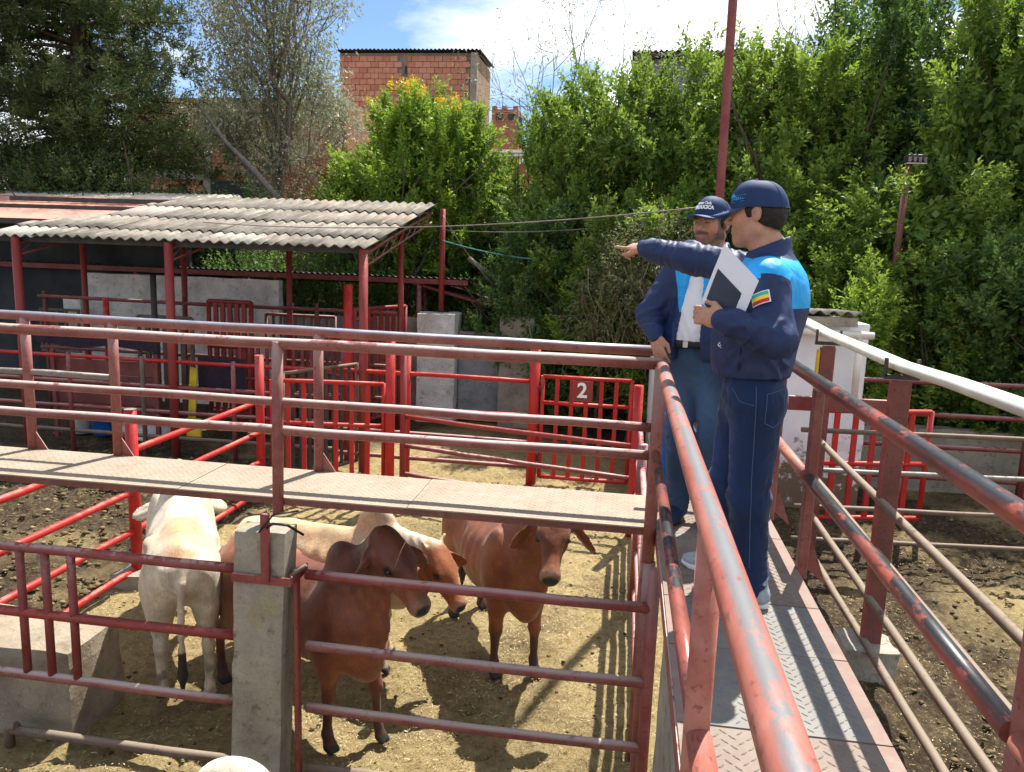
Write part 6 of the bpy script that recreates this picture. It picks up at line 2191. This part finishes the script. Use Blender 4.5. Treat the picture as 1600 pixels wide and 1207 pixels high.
def trousers(parent, J, F, L, U, col, seed, waist, name='trousers', wide=1.0, stitch=()):
    lo = np.min([J[k] for k in ('anL', 'anR', 'hipL', 'hipR')], 0) - .3; hi = np.max([J[k] for k in ('anL', 'anR', 'hipL', 'hipR')], 0) + .32
    f = Field(lo, hi, .0085)
    pe = J['pelvis']
    f.ell(pe + vec(0, 0, .03), (.125, .172, .17), [F, L, U], k=.04)
    f.ell(pe - F * .05 - vec(0, 0, .03), (.105, .16, .11), [F, L, U], k=.05)
    f.ell(pe - vec(0, 0, .09), (.085, .11, .09), [F, L, U], k=.05)
    for s in ('L', 'R'):
        kb = J['kn' + s]; an = J['an' + s]
        f.cone(J['hip' + s], kb, .098 * wide, .078 * wide, .04)
        f.cone(kb, an + vec(0, 0, .01), .078 * wide, .066 * wide, .03)
        f.cone(an + vec(0, 0, .05) + F * .012, an + vec(0, 0, -.035) + F * .018, .066 * wide, .070 * wide, .02)
        f.cut((0, 0, -1), an + vec(0, 0, -.055)) if False else None
    f.cut((0, 0, 1), pe + vec(0, 0, waist))
    V, Q = f.nets(); V = relax(V, Q, 1, .4); N = vnormals(V, Q)
    cen = []
    for s in ('L', 'R'):
        cen.append((J['kn' + s], .13, (0, 0, 1), 75, .9))
        cen.append((J['an' + s] + vec(0, 0, .06), .10, (0, 0, 1), 95, 1.1))
        cen.append((J['hip' + s] + F * .05, .12, (F[0] * .5, F[1] * .5, 1), 70, .7))
    V = cloth_folds(V, N, seed, .0085, cen, .8)
    C = np.tile(np.array(col), (len(V), 1))
    n = fbm(V * np.array((7, 7, 3)), seed + 3, 3)
    # denim fades on thighs and knees
    fr = np.zeros(len(V))
    for s in ('L', 'R'):
        c = (J['hip' + s] + J['kn' + s]) / 2 + F * .09
        fr += np.exp(-(((V - c) / np.array((.09, .09, .2))) ** 2).sum(1))
    C = C * (1 + .9 * fr + .25 * n)[:, None]
    o = link_mesh(name, np_mesh(name, V, Q, True, {'Col': np.clip(C, .002, 1)}), M['denim'], parent)
    if stitch:
        from mathutils.bvhtree import BVHTree
        bv = BVHTree.FromPolygons(V.tolist(), Q.tolist())
        for line in stitch:
            pts = []
            for (x, z) in line:
                hit = bv.ray_cast(Vector((x, -1.0, z)), Vector((0, 1, 0)))[0]
                if hit is not None: pts.append(np.array(hit) + vec(0, -.0012, 0))
            if len(pts) > 2: MB().path(pts, .0016, 5, False).build('stitching', M['stitch'], o)
    return o

# ---------------------------------------------------------------- the pointing man
bA = vec(.55, 3.47, 1.8)
FA = vec(-.985, .17, 0)
JA = dict(head=(.520, 3.475, 3.505), neck=(.585, 3.47, 3.345), chest=(.575, 3.465, 3.10), pelvis=(.56, 3.47, 2.74),
          shL=(.552, 3.285, 3.235), elL=(.592, 3.172, 3.01), wrL=(.380, 3.170, 3.075), haL=(0, 0, 0), hnL=(0, 0, 0),
          shR=(.545, 3.655, 3.265), elR=(.285, 3.82, 3.315), wrR=(.075, 3.965, 3.350), haR=(0, 0, 0), hnR=(0, 0, 0),
          hipL=(.575, 3.385, 2.70), knL=(.570, 3.375, 2.30), anL=(.615, 3.40, 1.90), hipR=(.55, 3.555, 2.70), knR=(.515, 3.62, 2.30), anR=(.525, 3.715, 1.90))
def dirs(J, base, **kw):
    for k, v in kw.items():
        J[k] = tuple(np.array(v, float) + base)
dirs(JA, bA, haR=(-.80, .58, .12), hnR=(-.3, -.25, 1.0), haL=(-.80, .55, .12), hnL=(-.35, -.85, .2))
pA, jA, (fA, lA, uA), (hcA, hFA, hLA, hUA) = make_person(LA, bA, JA, FA, (-.93, .36, -.06), SKIN_A)
def dense(pts, n=7):
    out = []
    for a, b in zip(pts[:-1], pts[1:]):
        out += [(a[0] + (b[0] - a[0]) * i / n, a[1] + (b[1] - a[1]) * i / n) for i in range(n)]
    return out + [pts[-1]]
trousers(pA, jA, fA, lA, uA, (.009, .024, .072), 31, .12, wide=1.10, stitch=[
    dense([(.045, .97), (.125, .985), (.122, .855), (.082, .83), (.042, .85), (.045, .97)]),
    dense([(.0, 1.0), (.005, .8), (.012, .6), (.025, .4), (.04, .2)], 10),
    dense([(-.09, .98), (-.06, .93), (-.005, .92)])])
foot_mesh(JA['anL'], (-.9, .44), M['sneaker'], M['sole'], pA, bA)
for an_ in ('anL', 'anR'):
    MB().path([jA[an_] + vec(.005, 0, -.02), jA[an_] + vec(0, 0, .06)], [.044, .046], 14).build('sock', M['whitecloth'], pA)
foot_mesh(JA['anR'], (-.86, .5), M['sneaker'], M['sole'], pA, bA)
hair_mesh(pA, hcA, hFA, hLA, hUA, 1.06)
cpA, oA, F2A, U2A = cap(pA, hcA, hFA, hLA, hUA, 1.06, .10)

def sewn_frame(cp, o0, F, L, U, s, th0, z0, w, h, mat):
    pts = []
    for (a, b) in ((-1, -1), (1, -1), (1, 1), (-1, 1), (-1, -1)):
        th = th0 + a * w / .105; zz = z0 + b * h
        ph = math.asin((zz / .106) ** (1 / .95)); r = math.cos(ph) ** .70
        pts.append(o0 + s * (F * (.108 * r + .003) * math.cos(th) + L * (.0885 * r + .003) * math.sin(th) + U * (zz + .006 * math.cos(th))))
    MB().path(pts, .0014, 5).build('sewn_frame', mat, cp)
def squiggle(cp, o0, F, L, U, s, th0, z0, w, h, n, mat, r=.0018):
    pts = []
    for i in range(n * 6 + 1):
        t = i / (n * 6)
        a = th0 + (t - .5) * 2 * w / .105 + .25 * h / .105 * math.sin(t * n * 6.28 + 1)
        zz = z0 + h * math.sin(t * n * 6.28) * (1 - .35 * math.sin(t * 9)) * (.7 if i % 3 else 1)
        ph = math.asin((max(.001, zz) / .106) ** (1 / .95)); rr_ = math.cos(ph) ** .70
        pts.append(o0 + s * (F * (.108 * rr_ + .003) * math.cos(a) + L * (.0885 * rr_ + .003) * math.sin(a) + U * (zz + .006 * math.cos(a))))
    MB().path(pts, r, 5).build('stitched_lettering', mat, cp)
squiggle(cpA, oA, F2A, hLA, U2A, 1.06, R_(55), .034, .030, .007, 6, M['logo_blue'])
squiggle(cpA, oA, F2A, hLA, U2A, 1.06, R_(38), .044, .012, .012, 2, M['logo_blue'], .0024)
sewn_frame(cpA, oA, F2A, hLA, U2A, 1.06, R_(54), .035, .036, .012, M['logo_blue'])

def jacket_A():
    f = Field(np.array((-.75, -.48, .85)), np.array((.42, .70, 1.75)), .0075)
    AX = [fA, lA, uA]
    c = jA['chest']
    f.ell(c + vec(.0, 0, .02), (.150, .205, .22), AX, k=.04)
    f.ell(c + fA * .03 + vec(0, 0, -.16), (.165, .195, .20), AX, k=.08)
    f.ell(c - fA * .062 + vec(0, 0, .05), (.118, .180, .19), AX, k=.06)       # back
    f.cone(jA['pelvis'] + fA * .012 + vec(0, 0, .26), jA['pelvis'] + fA * .005 + vec(0, 0, .06), .185, .172, .06, fA, .86)
    f.cone(c + lA * .16 + vec(0, 0, .13), c - lA * .16 + vec(0, 0, .13), .085, .085, .06)
    f.cone(jA['neck'] + vec(0, 0, -.06), jA['neck'] + vec(-.004, 0, .06), .098, .086, .035)
    f.cut(unit(vec(0, 0, 1) + fA * .42), jA['neck'] + vec(0, 0, .040))
    f.cone(jA['neck'] + vec(-.03, 0, .15), jA['neck'] + vec(0, 0, -.02), .074, .070, .004, neg=True)
    for s in ('L', 'R'):
        f.cone(jA['sh' + s], jA['el' + s], .082, .072, .05)
        d = unit(jA['wr' + s] - jA['el' + s])
        f.cone(jA['el' + s], jA['wr' + s] - d * .03, .074, .056, .03)
        f.cone(jA['wr' + s] - d * .060, jA['wr' + s] + d * .004, .045, .043, .006)
    f.cut((0, 0, -1), jA['pelvis'] + vec(0, 0, .085))
    V, Q = f.nets(); V = relax(V, Q, 1, .4); N = vnormals(V, Q)
    calm = smooth01(np.linalg.norm(V - jA['neck'], axis=1), .10, .2)
    cen = [(jA['elL'], .12, (jA['wrL'] - jA['elL']), 62, 1.1), ((jA['elL'] + jA['wrL']) / 2, .11, (1, .2, .9), 58, 1.2), (jA['elR'], .13, (jA['wrR'] - jA['elR']), 60, 1.1),
           ((jA['elR'] + jA['wrR']) / 2, .12, (jA['wrR'] - jA['elR']), 66, 1.1), (jA['shL'] - vec(0, 0, .12), .12, (.6, 0, 1), 52, .7), (jA['shR'], .15, (1, 0, .4), 50, .9),
           (jA['pelvis'] + vec(.05, -.15, .13), .18, (.2, 0, 1), 60, 1.0), (c + vec(.1, -.15, -.15), .16, (.5, 0, 1), 45, .7)]
    V2 = cloth_folds(V, N, 61, .0062, cen, .8)
    V = V + (V2 - V) * calm[:, None]
    q = V - c
    z = V[:, 2]
    def seg(P, a, b):
        t = np.clip(((P - a) @ (b - a)) / ((b - a) @ (b - a)), 0, 1)
        return np.linalg.norm(P - a - t[:, None] * (b - a), axis=1)
    d_yoke = z - (c[2] + .025)
    outs = []
    for s_, sg in (('L', 1), ('R', -1)):
        a = jA['sh' + s_]; b = jA['el' + s_]; w_ = jA['wr' + s_]
        da = np.minimum(seg(V, a, b) - .088, seg(V, b, w_) - .086)
        pl_ = (V - (a + lA * sg * .022 + vec(0, 0, -.002))) @ unit(lA * sg * .45 - vec(0, 0, .89))
        if s_ == 'R': pl_ = (V - a - unit(b - a) * .0) @ unit(b - a); da = np.minimum(seg(V, a, b) - .13, seg(V, b, w_) - .12)
        outs.append(np.maximum(da, -pl_))
    col_top = (jA['neck'][2] - .022) - z - .3 * (np.linalg.norm((V - jA['neck'])[:, :2], axis=1) - .10)
    col_top = np.where(np.linalg.norm((V - jA['neck'])[:, :2], axis=1) < .125, col_top, 1.0)
    seam = np.minimum.reduce([d_yoke, outs[0], outs[1], col_top])
    o = link_mesh('jacket', np_mesh('jacket', V, Q, True, {'seam': np.clip(seam * 8, -.45, .45)}), M['jacket'], pA)
    return o
jkA = jacket_A()
# pocket zip, flag patch and lettering on the jacket
MB().path([bA * 0 + jA['pelvis'] + fA * .055 + lA * .195 + vec(0, 0, .24), jA['pelvis'] + fA * .055 + lA * .200 + vec(0, 0, .18), jA['pelvis'] + fA * .055 + lA * .199 + vec(0, 0, .12)], .003, 5).build('pocket_zip', M['black'], jkA)
def patch_on_arm():
    a = jA['shL']; b = jA['elL']
    ax = unit(b - a)
    c = a + (b - a) * .40
    outv = unit(vec(-.62, -.80, .1) - ax * (vec(-.62, -.80, .1) @ ax))
    sd = np.cross(ax, outv); sd = sd if sd[0] > 0 else -sd
    hh, ww = .022, .034
    def strip(z0, z1, mat, e, w=ww, name='stripe'):
        P = np.zeros((9, 3, 3))
        for i in range(9):
            u = -1 + 2 * i / 8
            ang = u * w / .080
            for j in range(3):
                zz = z0 + (z1 - z0) * j / 2
                P[i, j] = c + ax * zz + (outv * math.cos(ang) + sd * math.sin(ang)) * (.0855 + e)
        MB().grid(P).build(name, mat, pt)
    P = np.zeros((9, 3, 3))
    for i in range(9):
        ang = (-1 + 2 * i / 8) * (ww + .005) / .080
        for j in range(3):
            P[i, j] = c + ax * (-hh - .004 + (2 * hh + .008) * j / 2) + (outv * math.cos(ang) + sd * math.sin(ang)) * .0850
    pt = MB().grid(P).build('flag_patch', M['logo_white'], jkA)
    strip(-hh, -hh / 3, M['flag_green'], .0012); strip(-hh / 3, hh / 3, M['flag_yel'], .0012); strip(hh / 3, hh, M['flag_red'], .0012)
patch_on_arm()
# papers
pp = thing('papers', 'stack of white papers with a dark printed page held under the arm', 'papers', (.40, 3.235, 3.19))
def papers():
    tp = vec(.368, 3.225, 3.370); rt_ = vec(.503, 3.165, 3.235); lf = vec(.300, 3.265, 3.135)
    bo = rt_ + lf - tp
    nrm = unit(np.cross(rt_ - tp, lf - tp))
    if nrm[1] > 0: nrm = -nrm
    O = L_(pp)
    mb = MB()
    def sheet(off, mat, name, u0, u1, v0, v1, bow=.006, sh=0.0):
        P = np.zeros((9, 9, 3))
        for i in range(9):
            for j in range(9):
                u = u0 + (u1 - u0) * i / 8; v = v0 + (v1 - v0) * j / 8
                P[i, j] = tp + (rt_ - tp) * u + (lf - tp) * v + nrm * (off + bow * math.sin(math.pi * v) + sh * u * u) - O
        MB().grid(P).build(name, mat, pp)
    for k in range(4):
        sheet(-.004 + k * .0014, M['paper'], 'sheet', -.01 * (3 - k) / 3, 1.0, 0 + .004 * k, 1.0, .006, .003 * (3 - k))
    sheet(.0014, M['print'], 'printed_page', .08, .97, .36, .98)
    sheet(.0022, M['logo_white'], 'printed_mark', .05, .16, .88, .93)
papers()
text_mesh('chest_lettering', 'unitu', .034, M['logo_white'], jkA, tuple(jA['chest'] + fA * .135 + lA * .145 + vec(0, 0, -.155)), (R_(82), R_(38), R_(-12)), .001, bold=.0005)

# ---------------------------------------------------------------- the man behind
bB = vec(.40, 4.45, 1.8)
FB = vec(-.46, -.88, 0)
JB = dict(head=(.428, 4.425, 3.502), neck=(.455, 4.490, 3.345), chest=(.435, 4.505, 3.09), pelvis=(.405, 4.49, 2.73),
          shR=(.265, 4.590, 3.225), elR=(.130, 4.535, 2.985), wrR=(.172, 4.400, 2.875), haR=(0, 0, 0), hnR=(0, 0, 0),
          shL=(.605, 4.420, 3.225), elL=(.690, 4.45, 2.95), wrL=(.66, 4.33, 2.75), haL=(0, 0, 0), hnL=(0, 0, 0),
          hipR=(.325, 4.53, 2.70), knR=(.345, 4.475, 2.31), anR=(.362, 4.535, 1.90), hipL=(.490, 4.45, 2.70), knL=(.52, 4.42, 2.31), anL=(.555, 4.50, 1.90))
dirs(JB, bB, haR=(.22, -.45, -.86), hnR=(-.6, -.75, .25), haL=(-.1, -.4, -.9), hnL=(.8, -.4, .1))
pB, jB, (fB, lB, uB), (hcB, hFB, hLB, hUB) = make_person(LB, bB, JB, FB, (-.60, -.78, -.02), SKIN_B, beard=.85)
trousers(pB, jB, fB, lB, uB, (.030, .058, .115), 47, .135, 'jeans', .98)
foot_mesh(JB['anR'], (-.25, -.97), M['boot'], M['belt'], pB, bB, 'boot', .28, .050)
foot_mesh(JB['anL'], (.1, -.99), M['boot'], M['belt'], pB, bB, 'boot', .28, .050)
hair_mesh(pB, hcB, hFB, hLB, hUB, 1.05)
cpB, oB, F2B, U2B = cap(pB, hcB, hFB, hLB, hUB, 1.07, -.10)
wrap_text(cpB, 'umos Cada', .021, M['logo_white'], oB, F2B, hLB, U2B, 1.07, R_(2), .058, .0006)
wrap_text(cpB, 'LMDUCICA', .025, M['logo_white'], oB, F2B, hLB, U2B, 1.07, R_(2), .036, .0014)
squiggle(cpB, oB, F2B, hLB, U2B, 1.07, R_(76), .020, .020, .008, 4, M['logo_white'], .0026)
def shirt_B():
    f = Field(np.array((-.3, -.25, .85)), np.array((.4, .32, 1.72)), .0085)
    AX = [fB, lB, uB]
    c = jB['chest']
    f.ell(c, (.128, .168, .23), AX, k=.04)
    f.ell(c + fB * .025 + vec(0, 0, -.15), (.135, .160, .20), AX, k=.08)
    f.ell(jB['pelvis'] + vec(0, 0, .14), (.130, .165, .14), AX, k=.07)
    f.cone(c + lB * .14 + vec(0, 0, .13), c - lB * .14 + vec(0, 0, .13), .07, .07, .05)
    f.cone(jB['neck'] + vec(0, 0, -.05), jB['neck'] + vec(-.005, 0, .035), .075, .066, .03)
    f.cut((0, 0, -1), jB['pelvis'] + vec(0, 0, .125))
    f.cut(unit(uB * .8 + fB * .6), jB['neck'] + vec(0, 0, .032) + fB * .02)
    V, Q = f.nets(); V = relax(V, Q, 1, .4); N = vnormals(V, Q)
    V = cloth_folds(V, N, 71, .005, [(c + fB * .1 + vec(0, 0, -.2), .15, (.3, 0, 1), 45, 1.0)], .8)
    return link_mesh('shirt', np_mesh('shirt', V, Q), M['whitecloth'], pB)
shB = shirt_B()
for sgn in (-1, 1):   # open shirt collar
    n0 = jB['neck'] + vec(0, 0, .02)
    P = np.zeros((6, 3, 3))
    for i in range(6):
        t = i / 5
        ang = sgn * (R_(150) - t * R_(125))
        rr_ = .072
        bdir = fB * math.cos(ang) + lB * math.sin(ang)
        top = n0 + bdir * rr_ + vec(0, 0, .045 - .035 * t) + fB * .02 * t
        for j in range(3):
            P[i, j] = top + bdir * (.016 * j) + vec(0, 0, -.026 * j * (1 + .5 * t))
    MB().grid(P, .003).build('collar', M['whitecloth'], shB)
bt = jB['pelvis'] + vec(0, 0, .118)
ring = [bt + fB * .142 * math.cos(t) + lB * .180 * math.sin(t) for t in np.linspace(0, 2 * math.pi, 33)]
belt = MB().path(ring, .020, 8, False, 1.0).build('belt', M['belt'], pB)
MB().box(tuple(bt + fB * .162), (.030, .010, .032), math.atan2(fB[1], fB[0]) + math.pi / 2, bev=.003).build('buckle', M['metal'], belt)
def jacket_B():
    f = Field(np.array((-.45, -.32, .85)), np.array((.46, .34, 1.72)), .0075)
    AX = [fB, lB, uB]
    c = jB['chest']
    f.ell(c - fB * .01 + vec(0, 0, .02), (.158, .205, .23), AX, k=.04)
    f.ell(c - fB * .005 + vec(0, 0, -.17), (.168, .200, .22), AX, k=.08)
    f.ell(jB['pelvis'] + vec(0, 0, .11), (.165, .205, .17), AX, k=.08)
    f.cone(c + lB * .16 + vec(0, 0, .13), c - lB * .16 + vec(0, 0, .13), .085, .085, .05)
    f.cone(jB['neck'] - fB * .025 + vec(0, 0, -.05), jB['neck'] - fB * .03 + vec(0, 0, .035), .085, .078, .03)
    f.cut(unit(uB + fB * .25), jB['neck'] + vec(0, 0, .045))
    for s in ('L', 'R'):
        f.cone(jB['sh' + s], jB['el' + s], .084, .070, .05)
        d = unit(jB['wr' + s] - jB['el' + s])
        f.cone(jB['el' + s], jB['wr' + s] - d * .03, .070, .050, .03)
        f.cone(jB['wr' + s] - d * .05, jB['wr' + s] - d * .004, .043, .042, .006)
    # open front: remove a wedge at the chest
    ctr = fB * .20 - lB * .015
    for zz in np.arange(-.40, .30, .03):
        wdt = .060 + .030 * max(0, -zz / .4)
        f.ell(c + ctr + vec(0, 0, zz), (.13, wdt, .04), AX, k=.006, neg=True)
    f.cut((0, 0, -1), jB['pelvis'] + vec(0, 0, .03))
    V, Q = f.nets(); V = relax(V, Q, 1, .4); N = vnormals(V, Q)
    cen = [(jB['elR'], .13, (jB['wrR'] - jB['elR']), 75, 1.6), (jB['shR'] - vec(0, 0, .1), .13, (.3, 0, 1), 60, 1.1), (c + vec(0, -.1, -.2), .2, (.2, 0, 1), 45, .8)]
    V = cloth_folds(V, N, 81, .0068, cen, .75)
    z = V[:, 2]; y = (V - c) @ lB
    d_y = z - (c[2] - .07)
    dl = []
    for s, sg in (('L', 1), ('R', -1)):
        a = jB['sh' + s]; b = jB['el' + s]
        n = unit(lB * sg * .9 + vec(0, 0, -.25))
        dl.append((a - lB * sg * .045 - V) @ n)
    coll = (jB['neck'][2] - .03) - z
    seam = np.minimum.reduce([d_y, dl[0], dl[1], coll])
    o = link_mesh('jacket', np_mesh('jacket', V, Q, True, {'seam': np.clip(seam * 8, -.45, .45)}), M['jacket'], pB)
    return o
jacket_B()
